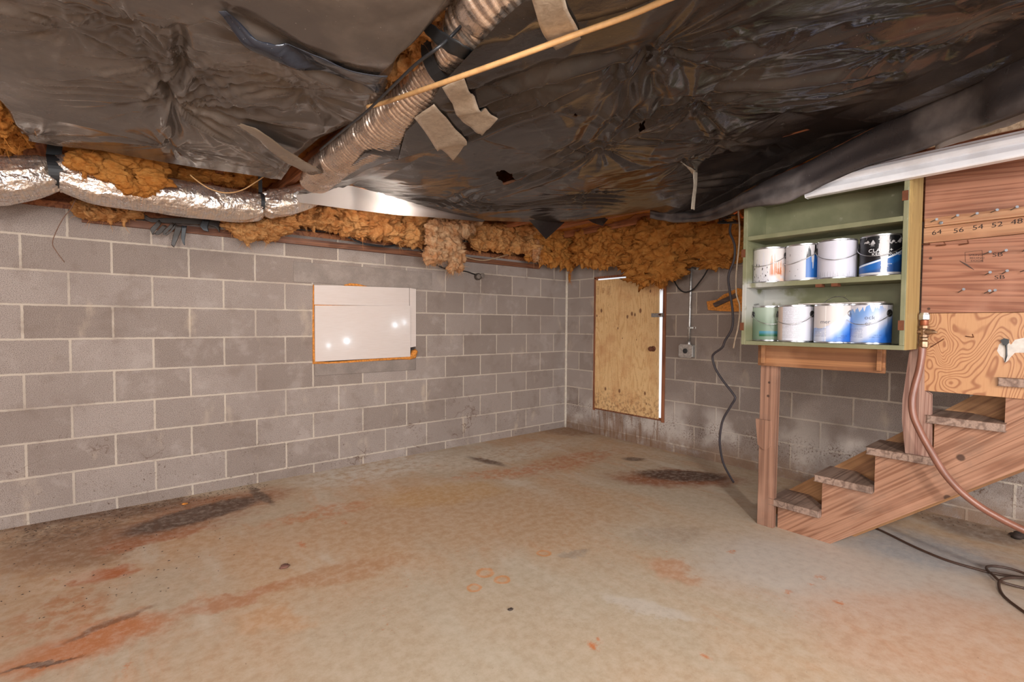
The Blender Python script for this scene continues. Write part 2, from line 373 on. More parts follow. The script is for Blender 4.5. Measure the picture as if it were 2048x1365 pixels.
b = MB(); b.box((-8.2, -7.7, -0.1), (-8.0, 0.2, WT+.4)); struct(b.build('wall_back', M_wl), 'block wall at the far left behind the camera', 'wall')
b = MB(); b.box((-8.2, -7.7, -0.1), (0.2, -7.5, WT+.4)); struct(b.build('wall_front', M_wl), 'block wall behind the camera', 'wall')
# mortar bead in the corner
b = MB(); b.tube([(-0.004, -0.004, z) for z in np.linspace(0, WT, 24)], [0.013+0.004*random.random() for _ in range(24)], 8)
struct(b.build('trim_1', plain('corner_mortar', srgb(200, 188, 172), 0.9, bump=0.4), smooth=True), 'pale mortar bead filling the corner of the block walls', 'trim')
M_jo = wood('joist_wood', srgb(176, 112, 70), srgb(120, 66, 38), 'y', rings=9)
M_sub = wood('subfloor_wood', srgb(150, 100, 64), srgb(92, 54, 34), 'x', rings=7)
b = MB().box((-8.2, -7.7, 2.32), (0.2, 0.2, 2.36)); struct(b.build('ceiling', M_sub), 'wooden subfloor boards over the joists', 'ceiling')
nj = 0
for i, x in enumerate(np.arange(-7.6, 0.0, 0.4064)):
    b = MB().box((x-0.019, -7.5, 2.125), (x+0.019, 0.19, 2.318)); o = b.build('ceiling_beam', M_jo)
    struct(o, 'wooden floor joist running out from the left block wall above the plastic', 'beam'); o['group'] = 'floor joists overhead'
# sill plates and band boards on top of the walls
b = MB().box((-8, 0.01, WT), (0.0, 0.19, WT+0.04)); b.box((-8, 0.14, WT+0.04), (0, 0.19, 2.32)); struct(b.build('trim_2', M_jo), 'wooden sill plate along the top of the left block wall', 'trim')
b = MB().box((0.01, -7.5, WT), (0.19, 0.19, WT+0.04)); b.box((0.14, -7.5, WT+0.04), (0.19, 0.19, 2.32)); struct(b.build('trim_3', M_jo), 'wooden sill plate along the top of the right block wall', 'trim')
b = MB().box((-4.2, -0.035, 1.80), (-0.45, -0.002, 1.845)); struct(b.build('trim_4', wood('ledger_wood', srgb(132, 84, 56), srgb(92, 54, 36), 'x')), 'thin brown ledger strip on the left wall under the insulation', 'trim')
# lintel and sill of the covered window
b = MB().box((-2.985, -0.006, 1.512), (-1.775, 0.0, 1.668)); struct(b.build('trim_5', M_concl, bevel=0.004), 'smooth grey concrete lintel over the covered window', 'trim')
b = MB().box((-2.835, -0.012, 0.775), (-1.945, 0.02, 0.874)); struct(b.build('trim_6', M_conc, bevel=0.005), 'rough concrete sill below the covered window', 'trim')
b = MB().box((-2.84, 0.10, 0.87), (-1.94, 0.11, 1.52)); struct(b.build('window_1', plain('window_backing', srgb(60, 45, 35), 0.8)), 'dark recess behind the white foam boards', 'window')

# ------------------------------------------------------------------ foam boards over the window
t = NT('white_foam_board', 0.33, spec=0.4); pz = t.pos(); ln = t.noise(t.map(pz, sc=(0.25, 1, 9)), 40, 3)
M_foam = t.done(t.mix(t.ss(ln, 0.35, 0.7), srgb(234, 220, 212), srgb(226, 210, 200)), normal=t.bump(ln, 0.10, 0.003))
tr = t.n('ShaderNodeBsdfTranslucent'); tr.inputs['Color'].default_value = (.85, .9, .95, 1); mx = t.n('ShaderNodeMixShader'); mx.inputs[0].default_value = 0.25
t.t.links.new(t.b.outputs[0], mx.inputs[1]); t.t.links.new(tr.outputs[0], mx.inputs[2]); t.t.links.new(mx.outputs[0], t.out.inputs[0])
for (px, py, e) in ((692, 682, .075), (655, 691, .025), (788, 650, .05), (806, 645, .03)):
    l = bpy.data.lights.new('daylight_hole', 'POINT'); l.energy = e; l.color = (.75, .92, 1.0); l.shadow_soft_size = .004
    o = bpy.data.objects.new('daylight_hole', l); COL.objects.link(o); P = at(px, py, 1, 0.0); o.location = (P[0], -0.004, P[2])
M_sfoam = plain('orange_spray_foam', srgb(200, 128, 52), 0.8, nscale=60, amt=0.3, bump=0.8)
def foam_board(poly, y0, y1, label):
    b = MB().prism(poly, 1, y0, y1); return tag(b.build('foam_board', M_foam, bevel=0.002), label, 'foam board', 'foam boards over the window')
W = lambda px, py: (at(px, py, 1, 0)[0], at(px, py, 1, 0)[2])
foam_board([W(628, 571), W(733, 574), W(731, 590), W(735, 611), W(628, 609)], -0.012, 0.03, 'short white foam board at upper left of the covered window')
foam_board([W(732, 574), W(817, 577), W(817, 611.5), W(736, 611), W(732, 590)], -0.010, 0.03, 'white foam board right of the crack at the top of the covered window')
foam_board([W(628.5, 612), W(818, 612.5), W(818, 713), W(629, 723)], -0.022, 0.02, 'large white foam board filling the covered window')
foam_board([W(819, 577), W(830.5, 579), W(830.5, 693), W(819, 695)], -0.010, 0.03, 'narrow upright white foam strip at right of the covered window')
random.seed(3)
b = MB()
pts = [(627, 570), (626.5, 612), (626.5, 650), (627, 690), (628, 726), (660, 726.5), (700, 724), (760, 719.5), (800, 717), (817, 716), (826, 712), (829, 702), (828, 700)]
b.tube([(*[W(*p)[0]], -0.002, W(*p)[1]) for p in pts], [0.006, 0.006, 0.008, 0.009, 0.016, 0.011, 0.012, 0.012, 0.011, 0.02, 0.032, 0.030, 0.015], 10)
b.tube([(W(*p)[0], -0.004, W(*p)[1]) for p in ((688, 571), (700, 569.5), (716, 571), (733, 573.5))], [0.004, 0.012, 0.012, 0.004], 8)
b.tube([(W(*p)[0], -0.010, W(*p)[1]) for p in ((628, 611), (680, 612), (735, 612.5))], [0.006, 0.004, 0.003], 8)
tag(b.build('spray_foam_bead', M_sfoam, smooth=True), 'orange expanding foam bead around the white window boards', 'spray foam')

# ------------------------------------------------------------------ plywood access door
t = NT('plywood_door', 0.6); p = t.pos(); q = t.map(p, sc=(1, 1, 0.16))
g = t.noise(q, 7, 3, 0.5, 0.4); band = t.ma('ABSOLUTE', t.ma('SUBTRACT', t.ma('MULTIPLY', t.ma('FRACT', t.ma('MULTIPLY', g, 16.0)), 2.0), 1.0))
c = t.mix(t.ss(band, 0.4, 1.0, 0, 0.55), srgb(222, 184, 132), srgb(196, 146, 92))
c = t.mix(t.ss(t.noise(p, 4.5, 5, 0.65), 0.46, 0.68, 0, 0.5), c, srgb(188, 130, 84))
xx = t.sep(p); c = t.mix(t.ma('MULTIPLY', t.ss(xx[2], 0.62, 0.30, 0, 0.7), t.ss(t.noise(p, 30, 5, 0.7), 0.46, 0.62)), c, srgb(122, 78, 48))
c = t.mix(t.ma('MULTIPLY', t.ss(t.noise(p, 90, 3, 0.7), 0.60, 0.68, 0, 0.5), 1.0), c, srgb(120, 80, 50))
D = lambda px, py: (at(px, py, 0, -0.01)[1], at(px, py, 0, -0.01)[2])
for (px, py, r) in ((1205, 622, .022), (1196, 632, .014), (1257, 634, .020), (1266, 628, .022), (1272, 630, .018), (1283, 622, .024), (1238, 657, .013), (1247, 677, .009), (1275, 680, .008), (1303, 583, .016), (1213, 778, .020), (1241, 782, .022), (1292, 787, .020), (1312, 705, .0), (1295, 808, .010)):
    if not r: continue
    ky, kz = D(px, py); v = t.sep(t.vm('SUBTRACT', p, (0, float(ky), float(kz)))); dd = t.vm('LENGTH', t.comb(0.0, t.ma('MULTIPLY', v[1], 1.3), t.ma('MULTIPLY', v[2], 0.8)))
    c = t.mix(t.ss(dd, r, r*0.5, 0, 0.85), c, srgb(104, 58, 36))
M_door = t.done(c, normal=t.bump(band, 0.12, 0.002))
M_jamb = wood('jamb_wood', srgb(158, 98, 66), srgb(110, 62, 42), 'z')
M_steel = plain('dull_steel', (0.42, 0.42, 0.42), 0.4, 0.9, 60, 0.25)
M_rust = plain('rusty_steel', srgb(112, 66, 44), 0.75, 0.3, 90, 0.35, 0.4)
M_white = plain('white_strip', srgb(226, 230, 236), 0.45)
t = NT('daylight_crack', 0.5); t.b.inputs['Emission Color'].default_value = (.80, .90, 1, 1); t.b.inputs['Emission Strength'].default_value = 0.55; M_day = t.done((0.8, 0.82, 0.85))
dr = thing('door_1', (-0.01, -0.87, 0.27), 'small plywood access door in the right block wall', 'door', kind='structure')
ly0, ly1 = -0.463, -1.276
b = MB().hexa([(-0.028, -0.466, 0.292), (-0.028, -1.262, 0.292), (-0.010, -1.262, 0.292), (-0.010, -0.466, 0.292)], [(-0.028, -0.466, 1.672), (-0.028, -1.248, 1.672), (-0.010, -1.248, 1.672), (-0.010, -0.466, 1.672)])
b.build('door_leaf', M_door, dr)
b = MB().box((-0.012, -0.428, 0.262), (0.15, -0.452, 1.70)); b.build('door_jamb', M_jamb, dr)
b = MB().box((-0.014, -1.318, 0.262), (0.15, -1.288, 1.70)); b.build('door_jamb', M_jamb, dr)
b = MB().box((-0.012, -0.428, 1.690), (0.15, -1.318, 1.712)); b.build('door_head', M_jamb, dr)
MB().box((0.012, -0.452, 0.262), (0.03, -1.288, 1.690)).build('door_stop', M_jamb, dr)
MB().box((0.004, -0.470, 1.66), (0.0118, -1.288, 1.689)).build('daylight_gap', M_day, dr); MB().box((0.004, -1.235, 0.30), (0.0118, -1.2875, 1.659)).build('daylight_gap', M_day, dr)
kz = D(1309, 698)
o = MB().lathe([(0.026, 0.0), (0.027, -0.006), (0.011, -0.012), (0.010, -0.03), (0.020, -0.036), (0.024, -0.048), (0.021, -0.060), (0.008, -0.064)], (-0.026, kz[0], kz[1]), 24, 0).build('door_knob', M_rust, dr, smooth='auto')
hp = D(1315, 631)
b = MB().box((-0.034, hp[0]+0.055, hp[1]-0.019), (-0.028, hp[0]-0.03, hp[1]+0.019)); b.box((-0.05, hp[0]-0.03, hp[1]-0.017), (-0.014, hp[0]-0.075, hp[1]+0.02)); h = b.build('latch', M_steel, dr, bevel=0.002)
MB().tube([(-0.05, hp[0]-0.055, hp[1]+0.005), (-0.068, hp[0]-0.055, hp[1]+0.005)], 0.008, 8).build('latch_staple', M_rust, h)

def text_mesh(s, size, ext=0.0004):
    cu = bpy.data.curves.new('t', 'FONT'); cu.body = s; cu.size = size; cu.extrude = 0; cu.align_x = 'LEFT'; cu.resolution_u = 3
    o = bpy.data.objects.new('t', cu); COL.objects.link(o); dg = bpy.context.evaluated_depsgraph_get(); dg.update()
    me = o.evaluated_get(dg).to_mesh(); vs = [tuple(v.co) for v in me.vertices]; fs = [tuple(p.vertices) for p in me.polygons]
    o.evaluated_get(dg).to_mesh_clear(); COL.objects.unlink(o); bpy.data.objects.remove(o); bpy.data.curves.remove(cu)
    return vs, fs
M_ink = plain('pencil_ink', srgb(40, 30, 28), 0.8)
def wall_text(s, size, y, z, x, parent, mat, name='handwriting', slant=0.0, sx=1.0):
    """lettering lying on a plane x=const, read from the -x side (text runs towards -y)"""
    vs, fs = text_mesh(s, size); b = MB(); b.add([(x, y-(v[0]*sx), z+v[1]+slant*v[0]) for v in vs], [f for f in fs])
    return b.build(name, mat, parent)
dm = plain('faint_stamp', srgb(150, 112, 78), 0.8)
# faint mill stamps at the top of the leaf
for (px, py, w_, h_) in ((1196, 574, .03, .085), (1207, 577, .024, .05), (1217, 574, .045, .08)):
    y, z = D(px, py); b = MB()
    for (a0, b0, a1, b1) in ((0, 0, w_, .003), (0, -h_, w_, -h_+.003), (0, 0, .003, -h_), (w_-.003, 0, w_, -h_)): b.box((-0.0286, y-a0, z+b0), (-0.0281, y-a1, z+b1))
    for k in range(4): b.box((-0.0286, y-w_*.3, z-h_*(.15+k*.2)), (-0.0281, y-w_*.7, z-h_*(.24+k*.2)))
    b.build('mill_stamp', dm, dr)

# ------------------------------------------------------------------ conduit and box
M_galv = plain('galvanised', (0.55, 0.54, 0.52), 0.38, 0.85, 50, 0.2)
M_box = plain('grey_box', srgb(176, 174, 170), 0.45, 0.4, 40, 0.15)
jb = thing('junction_box', (0, -1.56, 0.905), 'square grey junction box at the foot of the conduit on right wall', 'electrical box')
y0, y1 = -1.50, -1.622; z0, z1 = 0.905, 1.018
b = MB().box((-0.055, y0, z0), (0.0, y1, z1)); b.build('box_body', M_box, jb, bevel=0.006)
b = MB().prism([(y0+.002-.012, z0-.002), (y1-.002+.012, z0-.002), (y1-.004, z0+.010), (y1-.004, z1-.010), (y1+.010, z1+.002), (y0-.010, z1+.002), (y0+.004, z1-.010), (y0+.004, z0+.010)], 0, -0.062, -0.055)
b.build('cover_plate', M_galv, jb, bevel=0.002)
MB().lathe([(0.021, 0), (0.023, -0.004), (0.018, -0.006), (0.016, -0.002)], (-0.062, -1.561, 0.962), 24, 0).build('socket', plain('black_plastic_part', (0.03, 0.03, 0.032), 0.5), jb)
cn = thing('conduit', (-0.02, -1.575, 1.018), 'thin galvanised conduit rising up the right block wall', 'conduit')
MB().tube([(-0.022, -1.572, 1.015), (-0.022, -1.574, 1.2), (-0.022, -1.578, 1.5), (-0.022, -1.583, 1.95)], 0.0118, 14).build('tube', M_galv, cn, smooth=True)
MB().lathe([(0.017, 0), (0.018, 0.01), (0.015, 0.03), (0.013, 0.034)], (-0.022, -1.572, 1.016), 16).build('connector', M_galv, cn, smooth='auto')
for z in (1.172, 1.70):
    b = MB().box((-0.036, -1.562, z-0.009), (-0.002, -1.590, z+0.009)); b.box((-0.004, -1.590, z-0.010), (0.0, -1.625, z+0.010)); k = b.build('conduit_strap', M_galv, cn, bevel=0.003)
    MB().lathe([(0.005, 0), (0.005, -0.004)], (-0.004, -1.610, z), 8, 0).build('screw', M_rust, k)

# ------------------------------------------------------------------ foam patch with stick, right wall
R = lambda px, py, x=0.0: at(px, py, 0, x)
pp = [R(1422, 606), R(1440, 603), R(1455, 592), R(1466, 588), R(1480, 580), R(1490, 582), R(1490, 620), R(1470, 621), R(1445, 620), R(1424, 618)]
b = MB().prism([(p[1], p[2]) for p in pp], 0, -0.05, 0.0); ob = b.build('spray_foam_patch', M_sfoam, bevel=0.012); tag(ob, 'orange expanding foam wedge on right wall beside the green cabinet', 'spray foam')
A, B2 = R(1427, 611, -0.09), R(1473, 590, -0.07)
b = MB(); d = Vector(B2-A).normalized(); up = Vector((0, -d.z, d.y)).normalized()*0.018
q0 = [Vector(A)-up, Vector(B2)-up, Vector(B2)+up, Vector(A)+up]; b.hexa([(q.x, q.y, q.z) for q in q0], [(q.x+0.03, q.y, q.z) for q in q0])
tag(b.build('wood_offcut', wood('grey_offcut', srgb(96, 74, 62), srgb(66, 48, 40), 'y'), bevel=0.002), 'dark grey wood stick leaning across the orange foam wedge', 'wood piece')

# ------------------------------------------------------------------ stairs
M_str = wood('stringer_fir', srgb(166, 122, 96), srgb(126, 82, 58), 'y', ang=0.70, rings=16, dirt=0.55, dirtcol=srgb(122, 96, 80), knots=((-3.62, 0.43, .016), (-3.52, 0.39, .018), (-3.56, .59, .02)))
M_far = wood('far_stringer_fir', srgb(168, 122, 80), srgb(130, 86, 54), 'y', ang=0.70, rings=6, dirt=0.4, dirtcol=srgb(120, 88, 62))
M_trd = wood('tread_wood', srgb(160, 134, 118), srgb(112, 88, 76), 'x', rings=8, dirt=0.7, dirtcol=srgb(90, 72, 62))
stn = thing('wooden_staircase', (-0.93, -3.4, 0), 'open basement stair of worn fir with sawtooth stringer and grey treads', 'stairs')
prof = [(-2.772, 0.0), (-2.772, 0.137), (-3.0, 0.137), (-3.0, 0.337), (-3.237, 0.337), (-3.237, 0.535), (-3.465, 0.535), (-3.465, 0.737), (-3.70, 0.737), (-3.70, 0.937), (-3.935, 0.937), (-3.935, 1.137), (-4.17, 1.137), (-4.17, 1.337), (-4.405, 1.337), (-4.405, 1.537), (-4.64, 1.537), (-4.64, 1.737), (-4.875, 1.737), (-4.875, 1.937), (-5.2, 1.937), (-5.2, 1.77), (-3.043, 0.0)]
MB().prism(prof, 0, -1.034, -0.996).build('stringer', M_str, stn, bevel=0.0015)
MB().prism([(-2.60, 0.0), (-2.60, 0.052), (-5.2, 0.052+.836*2.60), (-5.2, 1.72), (-3.10, 0.0)], 0, -0.820, -0.790).build('stringer', M_far, stn)
for k in range(9):
    yn = -2.735-k*0.2352; zt = 0.137+0.2*k
    xa = -1.072 if k < 5 else -1.028; z0_, z1_ = zt+0.001, zt+0.038
    b = MB().prism([(xa, yn), (-0.8205, yn), (-0.8205, yn-.120), (-0.975, yn-.250), (-0.99, yn-.262), (xa, yn-.262)], 2, z0_, z1_); b.build('tread', M_trd, stn, bevel=0.004)

M_post = wood('post_wood', srgb(156, 116, 94), srgb(120, 84, 66), 'z', rings=7, dirt=0.6, dirtcol=srgb(128, 100, 84), knots=((-2.72, .86, .009), (-2.716, .78, .010)))
ps = thing('wooden_post', (-1.055, -2.716, 0), 'upright two by four post under left end of the paint cabinet', 'post')
MB().hexa([(-1.073, -2.669, 0), (-1.073, -2.760, 0), (-1.035, -2.760, 0), (-1.035, -2.669, 0)], [(-1.073, -2.669, 1.086), (-1.073, -2.768, 1.086), (-1.035, -2.768, 1.086), (-1.035, -2.669, 1.086)]).build('upright', M_post, ps, bevel=0.002)
z = lambda py: R(1535, py, -1.09)[2]
MB().prism([(-2.657, z(842)), (-2.735, z(842)), (-2.740, z(893)), (-2.72, z(900)), (-2.70, z(900)), (-2.672, z(893))], 0, -1.092, -1.073).build('scab_piece', M_post, ps, bevel=0.002)
p2 = thing('wooden_post', (-1.05, -3.41, 0.575), 'second post standing on the third tread behind the brown hose', 'post')
q0 = [R(1812, 893, -1.06), R(1861, 903, -1.06), R(1861, 790, -1.06), R(1848, 782, -1.06), R(1848, 690, -1.06), R(1822, 690, -1.06), R(1806, 800, -1.06), R(1805, 842, -1.06)]
q0[0][2] = q0[1][2] = 0.576
MB().prism([(q[1], q[2]) for q in q0], 0, -1.062, -1.030).build('upright', wood('pink_post_wood', srgb(170, 134, 118), srgb(130, 90, 76), 'z', rings=12, dirt=0.3), p2, bevel=0.002)

# ------------------------------------------------------------------ paint cabinet
t = NT('green_paint', 0.5); p = t.pos(); nn = t.noise(p, 6, 5); c = t.mix(t.ss(nn, 0.35, 0.65), srgb(130, 128, 98), srgb(114, 114, 84))
wear = t.ss(t.noise(t.map(p, loc=(3, 3, 3)), 12, 6, 0.7), 0.60, 0.70, 0, 0.6); x = t.sep(p)
c = t.mix(wear, c, srgb(170, 168, 146)); wht = t.ma('MULTIPLY', t.ss(x[1], -2.95, -2.72), t.ma('MULTIPLY', t.ss(x[2], 1.16, 1.30), t.ss(x[2], 1.47, 1.42)))
c = t.mix(t.ma('MULTIPLY', wht, t.ss(t.noise(p, 10, 4), 0.36, 0.5, 0, 0.8)), c, srgb(186, 184, 180))
M_green = t.done(c, normal=t.bump(t.noise(p, 60, 3), 0.1, 0.002))
t = NT('worn_yellow_paint', 0.55); p = t.pos(); g = t.noise(t.map(p, sc=(1, 1, 0.08)), 30, 4)
c = t.mix(t.ss(g, 0.35, 0.7), srgb(172, 146, 94), srgb(152, 124, 76)); c = t.mix(t.ss(t.noise(p, 7, 4), 0.56, 0.66, 0, 0.6), c, srgb(186, 158, 100)); M_yel = t.done(c)
cb = thing('wall_cabinet', (-1.18, -3.035, 1.088), 'open shallow cabinet painted pale green holding paint cans beside the stairs', 'cabinet')
XF, XB, YL, YR = -1.31, -1.078, -2.662, -3.396
MB().box((XF, YL, 1.088), (XB, YL-0.022, 1.90)).build('side_panel', M_green, cb, bevel=0.0015)
sp_ = MB().box((XF+.002, YR+0.019, 1.109), (XB, YR+0.001, 1.90)).build('side_panel', M_green, cb, bevel=0.0015)
MB().box((XF+.010, YR+0.001, 1.088), (XB, YR-0.004, 1.90)).build('outer_skin', M_yel, cb)
MB().box((XF+.004, YL-0.022, 1.088), (XB, YR+0.001, 1.109)).build('bottom_board', M_green, cb, bevel=0.0015)
for z0, z1 in ((1.406, 1.431), (1.669, 1.692)):
    s1 = MB().box((XF+0.004, YL-0.022, z0), (XB, YR+0.019, z1)).build('shelf', M_green, cb, bevel=0.0015)
MB().box((XB-0.001, YL, 1.09), (XB+0.012, YR, 1.90)).build('back_panel', M_green, cb)
MB().box((XF+.004, YL-0.022, 1.885), (XB, YR+0.019, 1.90)).build('top_board', M_green, cb)
hm = plain('hinge_brown', srgb(112, 66, 42), 0.7, 0.4)
for (y, zc) in ((YR+.012, 1.78), (YR+.012, 1.20), (YL-.004, 1.60), (YL-.004, 1.19)):
    MB().box((XF-0.003, y+0.012, zc-0.022), (XF+0.001, y-0.010, zc+0.022)).build('hinge', hm, cb)
for (y) in (-3.03, -3.10): MB().box((XF+.005, y, 1.391), (XF+.05, y-0.028, 1.406)).build('door_catch', hm, cb)
MB().tube([(XF+.1, YL-.022, 1.315), (XF+.1, YL-.05, 1.318)], 0.003, 6).build('hook_screw', M_steel, cb)
# cleat under the cabinet
cl = thing('support_board', (-1.11, -2.97, 0.962), 'brown board fixed below the green cabinet, resting against the left post', 'board')
M_cl = wood('cleat_wood', srgb(156, 106, 66), srgb(116, 72, 42), 'y', rings=5, dirt=0.5, dirtcol=srgb(150, 108, 70))
MB().box((-1.118, -2.672, 0.962), (-1.098, -3.283, 1.087)).build('face_board', M_cl, cl, bevel=0.002)
for y in (-2.70, -3.255): MB().box((-1.145, y, 0.975), (-1.118, y-0.02, 1.087)).build('nailing_block', M_cl, cl, bevel=0.002)

# ------------------------------------------------------------------ paint cans
M_tin = plain('tin', (0.62, 0.62, 0.64), 0.28, 0.95, 60, 0.15)
M_dark = plain('dark_plastic', (0.02, 0.02, 0.022), 0.35)
CR, CH = 0.0850, 0.196
def label_mat(name, fn):
    t = NT(name, 0.38); uv = t.n('ShaderNodeUVMap').outputs[0]; s = t.sep(uv)
    return t.done(fn(t, s[0], s[1], uv))
# u: metres round the can from its front (towards the viewer's right is +), v: metres above the base
def drips(t, u, v, uv, freq, top, lmin, lmax, seed=0.0):
    n1 = t.noise(t.comb(t.ma('ADD', u, seed), 0.0, seed), freq, 2, 0.6); L = t.ss(n1, 0.35, 0.72, lmin, lmax)
    wob = t.ma('MULTIPLY', t.ma('SUBTRACT', t.noise(uv, 60, 2), 0.5), 0.01)
    return t.ss(t.ma('ADD', t.ma('SUBTRACT', v, t.ma('SUBTRACT', top, L)), wob), -0.0008, 0.0008)
def lines(t, u, v, period=0.0062, duty=0.35, u0=-1, u1=1, v0=0, v1=1, seed=0.0):
    row = t.ma('FRACT', t.ma('DIVIDE', v, period)); on = t.ma('LESS_THAN', row, duty)
    rid = t.ma('FLOOR', t.ma('DIVIDE', v, period)); gp = t.ss(t.noise(t.comb(t.ma('MULTIPLY', u, 260.0), t.ma('MULTIPLY', rid, 7.3), seed), 1.0, 2), 0.40, 0.46)
    for (s_, a, b_) in ((u, u0, u1), (v, v0, v1)): on = t.ma('MULTIPLY', on, t.ma('MULTIPLY', t.ma('GREATER_THAN', s_, a), t.ma('LESS_THAN', s_, b_)))
    return t.ma('MULTIPLY', on, gp)
WHT = srgb(206, 202, 206)
def f_u1(t, u, v, uv):
    base = t.mix(t.ma('MULTIPLY', t.ss(u, -0.01, 0.01), t.ma('MULTIPLY', t.ss(v, 0.03, 0.05), t.ss(u, 0.075, 0.06))), WHT, t.mix(t.ss(v, 0.04, 0.17), srgb(190, 110, 66), srgb(216, 178, 156)))
    base = t.mix(t.ma('MULTIPLY', t.ss(t.noise(uv, 24, 3), 0.4, 0.55), t.ma('MULTIPLY', t.ss(u, 0.02, 0.04), t.ss(v, 0.12, 0.07))), base, srgb(228, 196, 176))
    base = t.mix(t.ma('MULTIPLY', t.ss(t.noise(t.map(uv, sc=(1, 0.4, 1)), 110, 3), 0.60, 0.62), t.ma('MULTIPLY', t.ss(u, 0.0, -0.01), t.ss(v, 0.15, 0.12))), base, srgb(52, 40, 40))
    return t.mix(drips(t, u, v, uv, 75, 0.2, 0.03, 0.21, 2.0), base, srgb(212, 206, 204))
def f_u2(t, u, v, uv):
    base = t.mix(t.ss(t.ma('SUBTRACT', v, t.ma('ADD', 0.10, t.ma('MULTIPLY', u, 0.9))), 0.001, -0.001), srgb(24, 24, 28), srgb(34, 100, 176))
    base = t.mix(t.ss(v, 0.018, 0.016), base, WHT)
    base = t.mix(t.ma('MULTIPLY', t.ss(u, 0.012, 0.008), 1.0), base, WHT)
    base = t.mix(t.ma('MULTIPLY', t.ss(t.noise(uv, 60, 3), 0.66, 0.68), t.ss(u, 0.0, -0.02)), base, srgb(60, 50, 50))
    return t.mix(drips(t, u, v, uv, 60, 0.19, 0.0, 0.13, 5.0), base, WHT)
def f_u3(t, u, v, uv):
    base = t.mix(lines(t, u, v, seed=3.0), srgb(200, 198, 208), srgb(150, 146, 160))
    base = t.mix(drips(t, u, v, uv, 42, 0.20, 0.01, 0.22, 8.0), base, srgb(170, 172, 190))
    return t.mix(drips(t, u, v, uv, 120, 0.06, 0.02, 0.09, 1.0), base, srgb(206, 204, 216))
def f_u4(t, u, v, uv):
    k = t.ma('ADD', 0.052, t.ma('MULTIPLY', t.ma('ADD', u, 0.08), 0.34)); k = t.ma('ADD', k, t.ma('MULTIPLY', t.ma('MULTIPLY', u, u), 1.2))
    d = t.ma('SUBTRACT', v, k); base = t.mix(t.ss(d, 0.0005, -0.0005), srgb(20, 20, 24), srgb(30, 98, 176))
    base = t.mix(t.ma('MULTIPLY', t.ss(d, -0.010, -0.009), t.ss(d, -0.001, -0.002)), base, srgb(214, 226, 240))
    base = t.mix(t.ss(d, -0.035, -0.05), base, srgb(36, 78, 140)); base = t.mix(t.ss(v, 0.018, 0.016), base, WHT)
    n1 = t.noise(uv, 22, 3, 0.6); bandc = t.ma('ADD', 0.012, t.ma('MULTIPLY', t.ma('SUBTRACT', n1, 0.5), 0.02)); hw = t.ma('ADD', 0.012, t.ma('MULTIPLY', t.ss(v, 0.05, 0.13), 0.008))
    base = t.mix(t.ss(t.ma('SUBTRACT', t.ma('ABSOLUTE', t.ma('SUBTRACT', u, bandc)), hw), 0.001, -0.001), base, srgb(206, 204, 206))
    base = t.mix(t.ma('MULTIPLY', t.ss(t.noise(t.map(uv, loc=(3, 1, 0)), 42, 3), 0.56, 0.575), t.ss(v, 0.135, 0.16)), base, srgb(196, 194, 196))
    return base
def f_l0(t, u, v, uv):
    base = t.mix(t.ss(v, 0.06, 0.18), srgb(112, 132, 112), srgb(150, 164, 148)); return t.mix(t.ma('MULTIPLY', t.ma('MULTIPLY', t.ss(v, 0.025, 0.027), t.ss(v, 0.056, 0.054)), t.ss(u, -0.05, -0.048)), base, t.mix(t.ss(v, 0.03, 0.05), srgb(40, 96, 60), srgb(64, 128, 150)))
def f_l1(t, u, v, uv):
    base = t.mix(lines(t, u, v, 0.0072, 0.30, -0.2, 0.028, 0.02, 0.185), srgb(208, 208, 218), srgb(164, 160, 168))
    return t.mix(t.ss(u, -0.066, -0.070), base, srgb(206, 184, 172))
def prim(seed, patch):
    def f(t, u, v, uv):
        s = t.ma('ADD', t.ma('MULTIPLY', u, 0.9), t.ma('MULTIPLY', v, -1.0)); n = t.ma('MULTIPLY', t.ma('SUBTRACT', t.noise(uv, 9, 2), 0.5), 0.05)
        base = t.ramp(t.ss(t.ma('ADD', s, n), -0.19, 0.06), [(0.0, srgb(116, 156, 214)), (0.30, srgb(206, 210, 226)), (0.55, srgb(200, 206, 226)), (0.74, srgb(96, 142, 208)), (0.92, srgb(34, 96, 186))])
        if patch:
            pn = t.ma('ADD', t.ma('SUBTRACT', v, 0.088), t.ma('MULTIPLY', t.noise(uv, 26, 4, 0.6), -0.03)); e = t.ma('ADD', t.ma('ADD', t.ma('MULTIPLY', u, -0.62), pn), 0.0); e = t.ma('MINIMUM', e, t.ma('ADD', pn, 0.03))
            e2 = t.ma('ADD', e, t.ma('MULTIPLY', t.ss(v, 0.14, 0.185), 0.012)); base = t.mix(t.ss(e2, -0.0006, 0.0006), base, srgb(206, 198, 196))
            base = t.mix(t.ss(t.ma('ABSOLUTE', t.ma('ADD', u, 0.034)), 0.0015, 0.001), base, srgb(238, 232, 230))
        else:
            base = t.mix(drips(t, u, v, uv, 34, 0.19, 0.0, 0.055, 3.0), base, srgb(214, 212, 220))
        return t.mix(lines(t, u, v, 0.0065, 0.25, -0.2, -0.03, 0.03, 0.075, seed), base, srgb(90, 104, 150))
    return f
def curve_text(s, size, u0, v0, c, parent, mat, face, sx=1.0, name='lettering'):
    vs, fs = text_mesh(s, size); b = MB(); r = CR+0.0007; out = []
    for x, y, _ in vs:
        a = face+(u0+x*sx)/r; out.append((c[0]+r*math.cos(a), c[1]+r*math.sin(a), c[2]+v0+y))
    b.add(out, fs); return b.build(name, mat, parent)
M_blk = plain('black_print', (0.02, 0.02, 0.025), 0.5); M_wprint = plain('white_print', (0.8, 0.8, 0.82), 0.5); M_blprint = plain('blue_print', srgb(40, 60, 120), 0.5); M_gprint = plain('grey_print', srgb(96, 100, 116), 0.5)
